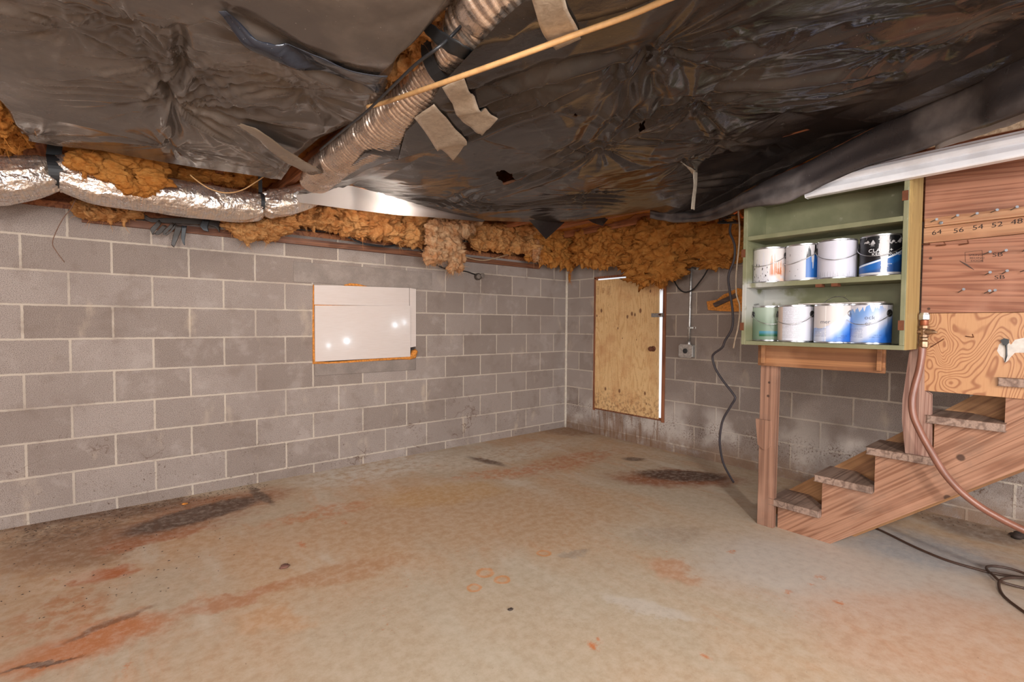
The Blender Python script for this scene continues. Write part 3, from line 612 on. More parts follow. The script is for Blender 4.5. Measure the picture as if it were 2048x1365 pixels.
def make_can(y, zb, mat, label, x=-1.2, ears=(0.9, -2.2), bail='down', batt=0.0, bdir=None):
    c = (x, y, zb); t_ = thing('paint_can', c, label, 'paint can', 'paint cans in the green cabinet')
    face = math.atan2(CAM[1]-y, CAM[0]-x)           # the way the can's front looks
    MB().lathe([(CR-.003, 0), (CR+.0012, 0.001), (CR+.0012, 0.005), (CR-.0008, 0.007), (CR-.0008, CH-.009), (CR+.0012, CH-.007), (CR+.0012, CH-.001), (CR-.002, CH), (CR-.006, CH-.002), (CR-.008, CH-.006)], c, 48).build('can_body', M_tin, t_, smooth='auto')
    MB().lathe([(CR-.010, CH-.008), (CR-.009, CH-.002), (CR-.014, CH-.001), (CR-.018, CH-.006), (CR-.022, CH-.007), (0.01, CH-.007)], c, 48).build('lid', M_tin, t_, smooth='auto')
    b = MB(); n = 96; vs = []; uvs = []
    for v in (0.0075, CH-0.0095):
        for j in range(n+1):
            g = -PI+2*PI*j/n; a = face+g; vs.append((c[0]+CR*math.cos(a), c[1]+CR*math.sin(a), c[2]+v)); uvs.append((g*CR, v))
    b.add(vs, [(j, j+1, n+1+j+1, n+1+j) for j in range(n)]); b.uv = uvs; b.build('wrap_label', mat, t_, smooth=True)
    e0 = face-ears[0]/1.0; P = []
    for a in (face+ears[0], face+ears[1]):
        er = Vector((math.cos(a), math.sin(a), 0)); ctr = Vector(c)+er*(CR+0.001)+Vector((0, 0, 0.148)); sd = Vector((-er.y, er.x, 0))
        b = MB(); nn = 20; rings = [(0.0175, 0.0), (0.0175, 0.003), (0.012, 0.0045), (0.010, 0.0025), (0.005, 0.006), (0.001, 0.0065)]
        vs = [ctr+er*h+(sd*math.cos(2*PI*j/nn)+Vector((0, 0, 1))*math.sin(2*PI*j/nn))*r for (r, h) in rings for j in range(nn)]
        b.add(vs, [(i*nn+j, i*nn+(j+1) % nn, (i+1)*nn+(j+1) % nn, (i+1)*nn+j) for i in range(len(rings)-1) for j in range(nn)]); b.build('handle_ear', M_dark if bail == 'down' else M_tin, t_, smooth=True); P.append(ctr+er*0.006)
    # wire bail between the ears
    mid = (P[0]+P[1])/2; half = (P[1]-P[0])/2; nrm = Vector((-half.y, half.x, 0)).normalized()
    fr = Vector((math.cos(face), math.sin(face), 0))
    if nrm.dot(fr) < 0: nrm = -nrm
    pts = []
    for k in range(33):
        g = PI*k/32; R_ = half.length
        if bail == 'down': dirv = nrm*1.04+Vector((0, 0, -0.62)); q = mid-half*math.cos(g)+dirv*(R_*math.sin(g)*1.0)
        else: dirv = nrm*-0.2+Vector((0, 0, 0.98)); q = mid-half*math.cos(g)+dirv*(R_*math.sin(g)*0.98)
        dxy = Vector((q.x-c[0], q.y-c[1])); 
        if dxy.length < CR+0.004 and q.z < zb+CH+.003: dxy = dxy.normalized()*(CR+0.004); q = Vector((c[0]+dxy.x, c[1]+dxy.y, q.z))
        pts.append(q)
    MB().tube(pts, 0.0018, 6).build('wire_handle', M_tin, t_, smooth=True)
    return t_, c, face
ZU, ZL = 1.432, 1.110
make_can(-2.757, ZU, label_mat('label_tan_swatch', f_u1), 'white drip-covered can with a tan picture, first on the middle shelf', x=-1.185, ears=(1.05, -2.1))
make_can(-2.925, ZU, label_mat('label_blue_half', f_u2), 'can half white half blue, second from left on the middle shelf', x=-1.172, ears=(0.75, -2.4))
make_can(-3.090, ZU, label_mat('label_grey_drips', f_u3), 'can coated in pale grey paint drips, third on the middle shelf', x=-1.20, ears=(1.5, -1.6))
k4, c4, f4 = make_can(-3.272, ZU, label_mat('label_black_blue', f_u4), 'black and blue can with a white paint smear, middle shelf right end', x=-1.192, ears=(1.25, -1.6))
curve_text('CLARK+', 0.023, -0.052, 0.112, c4, k4, M_wprint, f4, 1.15); curve_text('KENSINGTON', 0.0195, -0.037, 0.096, c4, k4, M_wprint, f4, 1.12)
curve_text('PAINT + PRIMER', 0.006, 0.0, 0.052, c4, k4, M_wprint, f4); curve_text('INTERIOR', 0.006, 0.002, 0.040, c4, k4, M_wprint, f4)
make_can(-2.748, ZL, label_mat('label_green', f_l0), 'dull green can mostly hidden behind white can on the bottom shelf', x=-1.165, ears=(-1.15, 1.4))
k1, c1, f1 = make_can(-2.905, ZL, label_mat('label_white_text', f_l1), 'white can with fine grey printed lines on the bottom shelf', x=-1.205, ears=(1.02, -1.5))
curve_text('USA', 0.004, -0.055, 0.012, c1, k1, M_gprint, f1)
k2, c2, f2 = make_can(-3.085, ZL, label_mat('label_primer_patch', prim(2.0, True)), 'blue and white can with raised wire handle on the bottom shelf', x=-1.21, ears=(0.95, -2.3), bail='up')
curve_text('mer', 0.026, -0.060, 0.098, c2, k2, M_gprint, f2, 1.1); curve_text('128 FL OZ', 0.0075, 0.030, 0.034, c2, k2, M_blprint, f2); curve_text('(1 GAL) 3.79 L', 0.0068, 0.014, 0.025, c2, k2, M_blprint, f2)
k3, c3, f3 = make_can(-3.235, ZL, label_mat('label_primer', prim(5.0, False)), 'blue and white can with lowered handle, bottom shelf right end', x=-1.182, ears=(0.98, -1.6))
curve_text('ock', 0.026, -0.024, 0.118, c3, k3, M_gprint, f3, 1.1); curve_text('er', 0.026, -0.022, 0.090, c3, k3, M_gprint, f3, 1.1); curve_text('128 FL OZ', 0.0075, 0.012, 0.040, c3, k3, M_blprint, f3); curve_text('(1 GAL) 3.79 L', 0.0068, -0.002, 0.031, c3, k3, M_blprint, f3)
b = MB(); zt = ZL+CH+0.0015
b.hexa([(-1.245, -2.93, zt), (-1.215, -2.94, zt), (-1.195, -3.30, zt), (-1.235, -3.30, zt)], [(-1.245, -2.93, zt+.005), (-1.215, -2.94, zt+.005), (-1.195, -3.30, zt+.005), (-1.235, -3.30, zt+.005)])
tag(b.build('stir_stick', plain('painty_stick', srgb(206, 196, 190), 0.7, nscale=30, amt=0.2), bevel=0.001), 'paint-crusted wooden stir stick lying across the bottom shelf cans', 'stir stick')
#PART2
# ------------------------------------------------------------------ boarded panel beside the cabinet
M_fir = wood('red_fir_board', srgb(166, 114, 88), srgb(128, 76, 54), 'y', ang=-0.06, rings=15, sc=0.8, dirt=0.35, dirtcol=srgb(150, 112, 92), knots=((-3.43, 1.28, .008), (-3.43, 1.52, .008)))
M_fir2 = wood('pale_fir_strip', srgb(184, 138, 102), srgb(152, 102, 70), 'y', rings=8, dirt=0.2)
t = NT('rotary_cut_plywood', 0.42); p = t.pos(); x = t.sep(p)
n1 = t.noise(t.map(p, sc=(1, 1, 0.55), loc=(0, 0.4, 0.3)), 4.2, 2, 0.45, 0.9)
bd = t.ma('FRACT', t.ma('MULTIPLY', n1, 30.0)); bd = t.ma('ABSOLUTE', t.ma('SUBTRACT', t.ma('MULTIPLY', bd, 2.0), 1.0))
c = t.mix(t.ss(bd, 0.45, 0.95, 0, 0.9), srgb(186, 138, 96), srgb(144, 90, 56)); c = t.mix(t.ss(t.noise(t.map(p, sc=(1, 1, .1)), 120, 3), 0.45, 0.7, 0, 0.25), c, srgb(160, 104, 66))
M_ply = t.done(c, normal=t.bump(bd, 0.08, 0.002))
PX = -1.05
zz = lambda px, py, x=PX: float(at(px, py, 0, x)[2]); yy = lambda px, py, x=PX: float(at(px, py, 0, x)[1])
YP = -3.401; YE = -4.9
zC1, zC0, zD0 = zz(1849, 456), zz(1849, 487), zz(1849, 627)
M_nail = plain('nail_steel', (0.20, 0.20, 0.21), 0.5, 0.6)
def nail_row(parent, lst, x0):
    for (hx, hy, sx_, sy_) in lst:
        e = at(sx_, sy_, 0, x0); h = at(hx, hy, 0, x0-0.045)
        b = MB(); b.tube([e, h], 0.0024, 7); d = Vector(h-e).normalized(); hh = Vector(h); b.tube([hh-d*0.001, hh+d*0.002], 0.0058, 10); b.build('nail', M_nail, parent, smooth='auto')
pn = thing('wall_board', (PX, -4.1, zC1), 'topmost wide red fir board right of the green cabinet', 'board', 'boards on the stair partition')
MB().box((PX, YP, zC1+.001), (PX+.03, YE, 2.11)).build('plank', M_fir, pn, bevel=0.002)
st_ = thing('wall_board', (PX-.02, -4.1, zC1), 'thin pale strip carrying a row of nails, beside the green cabinet top', 'board', 'boards on the stair partition')
zb0, zb1 = zz(1850, 455, PX-.02), zz(1850, 438, PX-.02)
MB().box((PX-.02, yy(1849, 445, PX-.02), zb0), (PX-.0005, YE, zb1)).build('plank', M_fir2, st_, bevel=0.002)
nail_row(st_, [(1873, 439, 1862, 444), (1915, 431, 1904, 437), (1954, 427, 1942, 433), (1994, 420, 1982, 425), (2034, 414, 2022, 420)], PX-.02)
h = at(1882, 446, 0, PX-.024); MB().lathe([(0.0075, 0), (0.0075, -0.002), (0.004, -0.0035)], tuple(h), 14, 0).build('screw', M_nail, st_)
pc = thing('wall_board', (PX, -4.1, zC0), 'pale board pencilled with the numbers 64 56 54 52 48', 'board', 'boards on the stair partition')
MB().box((PX, YP, zC0+.001), (PX+.03, YE, zC1-.001)).build('plank', M_fir2, pc, bevel=0.002)
for s, px, py in (('64', 1863, 471), ('56', 1906, 467), ('54', 1944, 461), ('52', 1982, 456), ('48', 2021, 450)):
    wall_text(s, 0.030, yy(px, py), zz(px, py), PX-.0005, pc, M_ink, slant=0.1, sx=1.25)
pd_ = thing('wall_board', (PX, -4.1, zD0), 'broad weathered board with nails, scuffs and two pencilled SB marks', 'board', 'boards on the stair partition')
MB().box((PX, YP, zD0+.001), (PX+.03, YE, zC0-.001)).build('plank', M_fir, pd_, bevel=0.002)
nail_row(pd_, [(1980, 504, 1967, 509), (2012, 501, 2001, 506), (2052, 498, 2046, 503), (1980, 545, 1971, 550), (2014, 542, 2004, 548), (2052, 540, 2041, 544), (1927, 579, 1917, 585), (1979, 582, 1969, 587), (1990, 581, 1980, 587)], PX)
for (a, b2, c2) in (((1843, 489), (1860, 489), (1858, 486)), ((1872, 492), (1892, 490), (1888, 485)), ((1918, 490), (1937, 487), (1935, 481))):
    MB().tube([at(*a, 0, PX-.004), at(*b2, 0, PX-.02), at(*c2, 0, PX-.03)], 0.0026, 7).build('bent_nail', M_rust, pd_)
wall_text('SB', 0.024, yy(1984, 514), zz(1984, 514), PX-.0005, pd_, M_ink, sx=1.4); wall_text('SB', 0.024, yy(1988, 559), zz(1988, 559), PX-.0005, pd_, M_ink, sx=1.4)
bx0 = (yy(1930, 507), zz(1930, 505)); 
for i, s in enumerate(('SPRING', 'BEHIND', 'DOOR')): wall_text(s, 0.011, bx0[0]-.012-.004*i, bx0[1]-.018-.013*i, PX-.0005, pd_, M_ink, slant=-.12, sx=1.25)
b = MB()
for (p0, p1) in (((1930, 505), (1964, 501)), ((1964, 501), (1966, 524)), ((1966, 524), (1931, 525)), ((1931, 525), (1930, 505))): b.tube([at(*p0, 0, PX-.0006), at(*p1, 0, PX-.0006)], 0.0006, 5)
b.build('handwriting', M_ink, pd_)
MB().tube([at(1919, 522, 0, PX-.0003), at(1933, 530, 0, PX-.0006), at(1948, 540, 0, PX-.0003)], [0.0010, 0.0035, 0.0008], 6).build('scuff_mark', plain('charcoal_scuff', srgb(84, 66, 60), 0.9), pd_)
pe = thing('plywood_panel', (PX, -4.1, zz(1838, 781)), 'plywood panel with swirling grain above the stair treads', 'panel')
MB().box((PX, -3.397, zz(1838, 781)), (PX+.0155, YE, zD0-.001)).build('plank', M_ply, pe, bevel=0.0015)
MB().tube([at(1861, 695, 0, PX-.001), at(1888, 678, 0, PX-.03)], 0.0022, 7).build('nail', M_rust, pe)
b = MB(); b.tube([at(1931, 673, 0, PX-.001), at(1947, 675, 0, PX-.02), at(1945, 669, 0, PX-.04)], 0.002, 7); b.build('bent_nail', M_rust, pe)
pt = [(1998, 690), (2006, 682), (2015, 684), (2022, 690), (2030, 680), (2048, 676), (2062, 690), (2050, 706), (2030, 706), (2020, 716), (2016, 722), (2010, 726), (2006, 716), (2000, 712), (1994, 702)]
MB().prism([(yy(*q), zz(*q)) for q in pt], 0, PX-.0006, PX).build('paint_splash', plain('white_splash', srgb(200, 192, 184), 0.6), pe)
br_ = thing('small_brush', tuple(at(2011, 722, 0, PX-.01)), 'small black brush-shaped tool hung on the white paint splash', 'brush')
b = MB(); b.prism([(yy(*q), zz(*q)) for q in ((2003, 681), (2009, 678), (2017, 680), (2017, 686), (2013, 690), (2008, 690))], 0, PX-.012, PX-.001); b.build('head', M_dark, br_, bevel=0.002)
MB().tube([at(2012, 689, 0, PX-.006), at(2013, 700, 0, PX-.006), at(2013, 712, 0, PX-.006), at(2010, 725, 0, PX-.006)], [0.004, 0.0025, 0.003, 0.0015], 8).build('handle', M_dark, br_)
# partition stud behind the boards, down to the stair
b = MB(); b.box((PX+.032, -4.0, 0.885), (PX+.06, -4.05, 2.12)); struct(b.build('trim_7', M_jo), 'hidden stud frame behind the partition boards', 'trim')

# ------------------------------------------------------------------ white moulding over cabinet and backing board
t = NT('gloss_white', 0.28); p = t.pos(); M_mould = t.done(t.mix(t.ss(t.noise(p, 9, 4), 0.4, 0.7), srgb(232, 232, 236), srgb(218, 216, 218)))
XM = -1.314
pr = [(XM, 1.858), (XM-.040, 1.858), (XM-.046, 1.864), (XM-.046, 1.885), (XM-.036, 1.905), (XM-.033, 1.910), (XM-.044, 1.916), (XM-.050, 1.930), (XM-.044, 1.944), (XM-.030, 1.952), (XM-.022, 1.962), (XM, 1.962)]
b = MB(); n = len(pr); ys = (-2.80, YE); dz = (-0.018, 0.0)
vs = [(q[0], y, q[1]+(-0.018 if y > -3 else 0.004)) for y in (-2.99, YE) for q in pr]
b.add(vs, [tuple(range(n)), tuple(range(2*n-1, n-1, -1))]+[(i, (i+1) % n, n+(i+1) % n, n+i) for i in range(n)])
tag(b.build('white_moulding', M_mould, bevel=0.0015), 'long glossy white moulding across the top of the green cabinet', 'moulding')
t = NT('kraft_faced_board', 0.8); p = t.pos(); g = t.noise(p, 70, 5, 0.7); c = t.mix(t.ss(g, 0.4, 0.62), srgb(206, 182, 152), srgb(168, 140, 112)); M_kraft = t.done(c, normal=t.bump(g, 0.5, 0.004))
b = MB().box((XM-.012, -3.42, 1.966), (XM, YE, 2.10)); tag(b.build('paper_faced_board', M_kraft), 'rough tan paper-faced strip above the white moulding', 'board')

# ------------------------------------------------------------------ valve and hose
M_brass = plain('old_brass', srgb(140, 112, 88), 0.38, 0.75, 50, 0.3, 0.2); M_hose = plain('brown_hose', srgb(128, 84, 68), 0.32, 0.0, 12, 0.12)
vy = float(at(1848, 660, 0, -1.10)[1]); vz = lambda py: float(at(1848, py, 0, -1.10)[2])
va = thing('gas_valve', (-1.10, vy, vz(700)), 'old brass shut-off valve at right edge of the green cabinet', 'valve')
V = (-1.10, vy, 0)
MB().lathe([(0.020, vz(640)), (0.022, vz(639)), (0.022, vz(630)), (0.019, vz(629)), (0.017, vz(626))], V, 6).build('pipe_cap', M_galv, va)
MB().lathe([(0.014, vz(652)), (0.016, vz(650)), (0.016, vz(641)), (0.012, vz(640))], V, 20).build('nipple', plain('copper_pipe', srgb(150, 90, 64), 0.4, 0.7), va, smooth='auto')
MB().lathe([(0.013, vz(676)), (0.019, vz(675)), (0.019, vz(670)), (0.013, vz(669)), (0.015, vz(664)), (0.016, vz(660)), (0.013, vz(658)), (0.021, vz(657)), (0.021, vz(652)), (0.014, vz(651))], V, 8).build('valve_body', M_brass, va)
MB().tube([(-1.10, vy+.034, vz(665)), (-1.10, vy+.018, vz(664)), (-1.105, vy-.018, vz(664)), (-1.11, vy-.036, vz(664)), (-1.12, vy-.052, vz(665))], [0.010, 0.009, 0.014, 0.010, 0.002], 12).build('valve_lever', M_brass, va, smooth=True)
MB().lathe([(0.015, vz(697)), (0.019, vz(694)), (0.019, vz(684)), (0.014, vz(682)), (0.018, vz(680)), (0.018, vz(677)), (0.012, vz(676))], V, 6).build('flare_nut', M_brass, va)
hp = [(1845, 694, -1.10), (1843, 715, -1.105), (1838, 742, -1.12), (1829, 775, -1.14), (1824, 803, -1.15), (1827, 832, -1.16), (1840, 863, -1.165), (1860, 900, -1.17), (1888, 946, -1.17), (1922, 984, -1.17), (1962, 1015, -1.17), (2005, 1040, -1.17), (2050, 1062, -1.17), (2110, 1090, -1.17), (2180, 1120, -1.17)]
b = MB(); pts = [at(a, b_, 0, x) for a, b_, x in hp]; pts += [np.array((-1.17, pts[-1][1]-.10, .10)), np.array((-1.17, pts[-1][1]-.24, .02)), np.array((-1.17, pts[-1][1]-.5, .018))]
b.tube(smooth_path(pts, 8), 0.0150, 14); tag(b.build('brown_hose', M_hose, smooth=True), 'brown hose curving from the brass valve down past the stair stringer', 'hose')

# ------------------------------------------------------------------ cables
M_bcable = plain('black_cable', (0.018, 0.018, 0.02), 0.4); M_rope = plain('white_rope', srgb(206, 186, 162), 0.8); M_dcab = plain('dark_brown_cable', srgb(70, 50, 40), 0.45)
M_tan = plain('tan_cord', srgb(190, 146, 96), 0.55)
def cable(name, pts, r, mat, label, cat, axis=0, k=6):
    """pts: (px, py, plane)"""
    P = [at(a, b_, axis, v) for a, b_, v in pts]; b = MB(); b.tube(smooth_path(P, k), r, 8); return tag(b.build(name, mat, smooth=True), label, cat)
cable('hanging_cable', [(1462, 445, -.62), (1460, 465, -.62), (1469, 490, -.62), (1468, 520, -.62), (1457, 552, -.62), (1459, 580, -.62), (1464, 612, -.62), (1466, 642, -.62), (1462, 662, -.62), (1450, 682, -.62), (1444, 696, -.62), (1428, 708, -.61), (1425, 718, -.6), (1432, 740, -.6), (1446, 762, -.6), (1466, 788, -.6), (1470, 798, -.6), (1462, 812, -.59), (1446, 840, -.58), (1440, 870, -.57), (1440, 893, -.55), (1446, 925, -.52), (1458, 950, -.48), (1467, 965, -.44)], 0.0082, plain('grey_cable', srgb(70, 64, 68), 0.5), 'thick dark cable hanging wavily from ceiling to floor before the right wall', 'cable')
cable('looped_cable', [(1440, 445, -.3), (1438, 470, -.28), (1434, 495, -.25), (1415, 540, -.15), (1398, 566, -.09), (1385, 580, -.06), (1370, 585, -.06), (1358, 578, -.06), (1348, 562, -.06), (1340, 545, -.08), (1330, 522, -.12)], 0.006, M_bcable, 'thin black cable drooping in a loop across the conduit', 'cable')
cable('white_rope', [(1476, 420, -.75), (1479, 455, -.75), (1478, 490, -.75), (1474, 530, -.75), (1472, 560, -.75), (1473, 590, -.75), (1479, 610, -.75), (1479, 632, -.75), (1475, 660, -.75), (1470, 680, -.75), (1467, 697, -.75)], 0.005, M_rope, 'off-white rope hanging beside the left edge of the green cabinet', 'rope')
# tangle of wires at the ceiling corner by the cabinet
random.seed(12)
for i, lb in enumerate(('black wire coil hanging under plastic at left top of the green cabinet', 'lower black wire loop under plastic at left top of the green cabinet', 'short black wire kinked beside the white rope top')):
    pts = [(1440+random.uniform(-6, 40), 432+i*5+random.uniform(-3, 8), -.68-random.random()*.08) for _ in range(6)]; cable('wire_loop', pts, 0.004, M_bcable, lb, 'wire')
cable('orange_wire', [(1468, 428, -.74), (1476, 424, -.74), (1482, 432, -.74), (1486, 436, -.74)], 0.007, plain('orange_plastic', srgb(220, 110, 50), 0.4), 'short orange wire end in the black wire tangle', 'wire')
cable('floor_cable', [(1740, 1052, .006), (1775, 1068, .006), (1830, 1095, .006), (1890, 1120, .006), (1950, 1138, .006), (2000, 1150, .008), (2060, 1158, .008), (2120, 1170, .006)], 0.0065, M_dcab, 'dark brown cable running over the floor from beneath the stairs', 'cable', axis=2)
cable('cable_loop', [(2140, 1190, .006), (2060, 1152, .010), (2020, 1138, .012), (1990, 1133, .012), (1975, 1134, .012), (1974, 1140, .012), (1985, 1150, .018), (2005, 1165, .016), (2060, 1180, .008), (2140, 1200, .006)], 0.0058, M_dcab, 'narrow brown cable loop lying on the floor at the lower right', 'cable', axis=2)
cable('cable_loop', [(2100, 1160, .006), (2030, 1156, .018), (2003, 1160, .018), (1998, 1172, .010), (2004, 1188, .006), (2020, 1204, .006), (2050, 1226, .006), (2100, 1262, .006)], 0.0058, M_dcab, 'wide brown cable bend sweeping out at the lower right edge', 'cable', axis=2)
cable('wall_cable', [(590, 448, -.10), (640, 452, -.12), (690, 472, -.14), (730, 488, -.14), (775, 493, -.14), (810, 485, -.14), (850, 478, -.12), (900, 480, -.1), (960, 486, -.1)], 0.009, M_bcable, 'thick black cable sagging along the top of left wall above the window', 'cable', axis=1)
cable('wall_cable', [(560, 455, -.05), (640, 463, -.05), (700, 466, -.05), (780, 478, -.05), (830, 492, -.05), (870, 528, -.04), (900, 540, -.03), (930, 543, -.03), (950, 549, -.03)], 0.006, M_bcable, 'thin black cable running along left wall to the round outlet', 'cable', axis=1)
cable('wall_cable', [(900, 505, -.06), (930, 514, -.06), (965, 521, -.06), (1000, 514, -.06), (1060, 496, -.08), (1130, 480, -.1)], 0.005, plain('tan_cable', srgb(186, 160, 128), 0.5), 'thin tan cable drooping over the round outlet to the corner', 'cable', axis=1)
cable('dangling_wire', [(152, 398, -.3), (140, 420, -.3), (127, 436, -.3), (113, 462, -.3), (105, 486, -.3), (112, 502, -.3), (129, 525, -.3)], 0.0022, plain('rusty_wire', srgb(110, 78, 60), 0.6), 'thin rusty wire dangling before left wall under the foil duct', 'wire', axis=1)
ou = thing('outlet', tuple(at(958, 562, 1, -.02)), 'small round double outlet hanging high on left block wall', 'outlet')
oc = at(961, 553, 1, -.03); b = MB().lathe([(0.028, 0.0), (0.034, -0.01), (0.034, -0.04), (0.026, -0.05)], (oc[0]-.03, -0.004, oc[2]-.005), 20, 1); b.build('outlet_box', plain('dark_bakelite', srgb(74, 64, 58), 0.5), ou, smooth='auto')
for dx in (-.022, .028): MB().lathe([(0.023, 0.0), (0.023, -0.012), (0.012, -0.014)], (oc[0]+dx-.02, -0.05, oc[2]+dx*.25), 16, 1).build('socket', plain('grey_bakelite', srgb(120, 110, 102), 0.5), ou, smooth='auto')

# ------------------------------------------------------------------ numpy noise
_rng = np.random.RandomState(5); _tab = _rng.rand(65536)
def _h(ix, iy, iz, seed):
    return _tab[((ix*73856093) ^ (iy*19349663) ^ (iz*83492791) ^ (seed*2654435)) & 65535]
def vnoise(x, y, z=0.0, seed=0):
    x = np.asarray(x, float); y = np.asarray(y, float); z = np.zeros_like(x)+z
    ix, iy, iz = np.floor(x).astype(np.int64), np.floor(y).astype(np.int64), np.floor(z).astype(np.int64)
    f = lambda a: a*a*a*(a*(a*6-15)+10); fx, fy, fz = f(x-ix), f(y-iy), f(z-iz); r = 0
    for a in (0, 1):
        for b_ in (0, 1):
            for c_ in (0, 1): r = r+_h(ix+a, iy+b_, iz+c_, seed)*(fx if a else 1-fx)*(fy if b_ else 1-fy)*(fz if c_ else 1-fz)
    return r*2-1
def fbm(x, y, z=0.0, o=4, seed=0, gain=0.5):
    r = 0; a = 1.0; s = 1.0
    for k in range(o): r = r+a*vnoise(x*s+k*7.1, y*s+k*3.3, np.asarray(z)*s, seed+k); a *= gain; s *= 2.03
    return r
def ridged(x, y, o=3, seed=0):
    r = 0; a = 1.0; s = 1.0
    for k in range(o): r = r+a*(1-2*np.abs(vnoise(x*s+k*5.1, y*s, 0, seed+k))); a *= 0.5; s *= 2.1
    return r

# ------------------------------------------------------------------ insulation
def fibre_mat(name, c0, c1, c2):
    t = NT(name, 0.95, spec=0.05); p = t.pos(); a = t.noise(p, 14, 6, 0.72); b_ = t.noise(t.map(p, sc=(1, 1, 2.2)), 70, 5, 0.75)
    c = t.mix(t.ss(a, 0.38, 0.64), c0, c1); c = t.mix(t.ss(b_, 0.55, 0.72, 0, 0.65), c, c2); c = t.mix(t.ss(b_, 0.46, 0.30, 0, 0.55), c, tuple(q*0.42 for q in c0))
    t.done(c, normal=t.bump(b_, 0.9, 0.012))
    tr = t.n('ShaderNodeBsdfTranslucent'); t.put(tr.inputs['Color'], c); mx = t.n('ShaderNodeMixShader'); mx.inputs[0].default_value = 0.22
    t.t.links.new(t.b.outputs[0], mx.inputs[1]); t.t.links.new(tr.outputs[0], mx.inputs[2]); t.t.links.new(mx.outputs[0], t.out.inputs[0]); return t.m
M_ins = fibre_mat('orange_fibreglass', srgb(204, 138, 80), srgb(220, 166, 108), srgb(242, 204, 150))
M_insp = fibre_mat('pale_fibreglass', srgb(200, 142, 96), srgb(224, 184, 142), srgb(246, 226, 196))
M_insd = fibre_mat('dark_fibreglass', srgb(196, 124, 58), srgb(212, 148, 78), srgb(236, 184, 116))
def fluff(name, lobes, mat, seed, label, group='insulation clumps', fib=260, loc=None):
    """ragged tuft made of overlapping lobes (centre, rx, ry, rz); every lobe torn by fractal noise, plus stray fibres"""
    rs = np.random.RandomState(seed); b = MB()
    for li, (c, rx, ry, rz) in enumerate(lobes):
        big = max(rx, ry, rz); nu = 64 if big > 0.05 else 36; nv = 44 if big > 0.05 else 28
        th = np.linspace(0, 2*PI, nu, endpoint=False)[None, :]; ph = np.linspace(0.02, PI-0.02, nv)[:, None]
        dx, dy, dz = np.sin(ph)*np.cos(th), np.sin(ph)*np.sin(th), np.cos(ph)+0*th
        X, Y, Z = c[0]+dx*rx, c[1]+dy*ry, c[2]+dz*rz
        wq = 0.03; X1, Y1, Z1 = X+wq*vnoise(X*14, Y*14, Z*14, seed+21), Y+wq*vnoise(X*14+5, Y*14, Z*14, seed+22), Z+wq*vnoise(X*14, Y*14+5, Z*14, seed+23); n_ = fbm(X1*12, Y1*12, Z1*22, 6, seed, 0.68)*0.30-0.26*np.abs(vnoise(X1*30, Y1*30, Z1*44, seed+5))+0.1+np.clip(vnoise(X1*40, Y1*40, Z1*16, seed+3), 0, 1)**2*0.55*(dz < 0.2)
        f_ = 1+n_; X, Y, Z = c[0]+dx*rx*f_, c[1]+dy*ry*f_, c[2]+dz*rz*f_
        vs = np.stack([X, Y, Z], -1).reshape(-1, 3)
        fs = [(i*nu+j, i*nu+(j+1) % nu, (i+1)*nu+(j+1) % nu, (i+1)*nu+j) for i in range(nv-1) for j in range(nu)]
        fs += [tuple(range(nu-1, -1, -1)), tuple((nv-1)*nu+j for j in range(nu))]; k0 = len(b.v); b.add(vs, fs)
        for _ in range(int(fib/len(lobes))):
            q = vs[rs.randint(len(vs))]; d = (q-np.array(c)); d = d/(np.linalg.norm(d)+1e-6); d = d+rs.normal(0, .7, 3)+np.array((0, 0, -.35)); L = rs.uniform(.008, .034); w_ = rs.normal(0, 1, 3); w_ = w_/np.linalg.norm(w_)*0.0009
            m_ = q+d*L*.5+rs.normal(0, .003, 3); e_ = q+d*L
            b.add([q-w_*1.6, q+w_*1.6, m_+w_, m_-w_, e_], [(0, 1, 2, 3), (3, 2, 4)])
    o = b.build(name, mat, smooth=True, loc=loc); return tag(o, label, 'insulation', group)
def band(px0, px1, bottom, axis, plane, seed, mat, label, top=lambda x: 432, drips_=2, depth=0.11):
    """tuft of batting that fills the strip between top(px) and bottom contour"""
    rs = np.random.RandomState(seed); lobes = []
    xs = [p[0] for p in bottom]; ys = [p[1] for p in bottom]; px = px0
    while px <= px1:
        yb = np.interp(px, xs, ys); yt = top(px); step = max(10, (yb-yt)*0.42)
        y = yt
        while y < yb-2:
            h = min(max(13, (yb-yt)*0.45), yb-y+6); pl_ = plane-(rs.uniform(0, .07)); P = at(px+rs.uniform(-4, 4), y+h*0.45, axis, pl_)
            sc = float((P-CAM)@_fw)/F_PX; r = sc*h*rs.uniform(.55, .75); rr = sc*max(step, 15)*rs.uniform(.75, 1.05)
            lobes.append((P, rr if axis == 1 else depth*rs.uniform(.5, .8), depth*rs.uniform(.5, .8) if axis == 1 else rr, r)); y += h*0.75
        px += max(11, step*0.8)
    for _ in range(drips_):
        px = rs.uniform(px0, px1); yb = np.interp(px, xs, ys); P = at(px, yb+rs.uniform(0, 6), axis, plane-.03); lobes.append((P, .014, .014, rs.uniform(.03, .055)))
    return fluff('insulation_clump', lobes, mat, seed, label, fib=700)
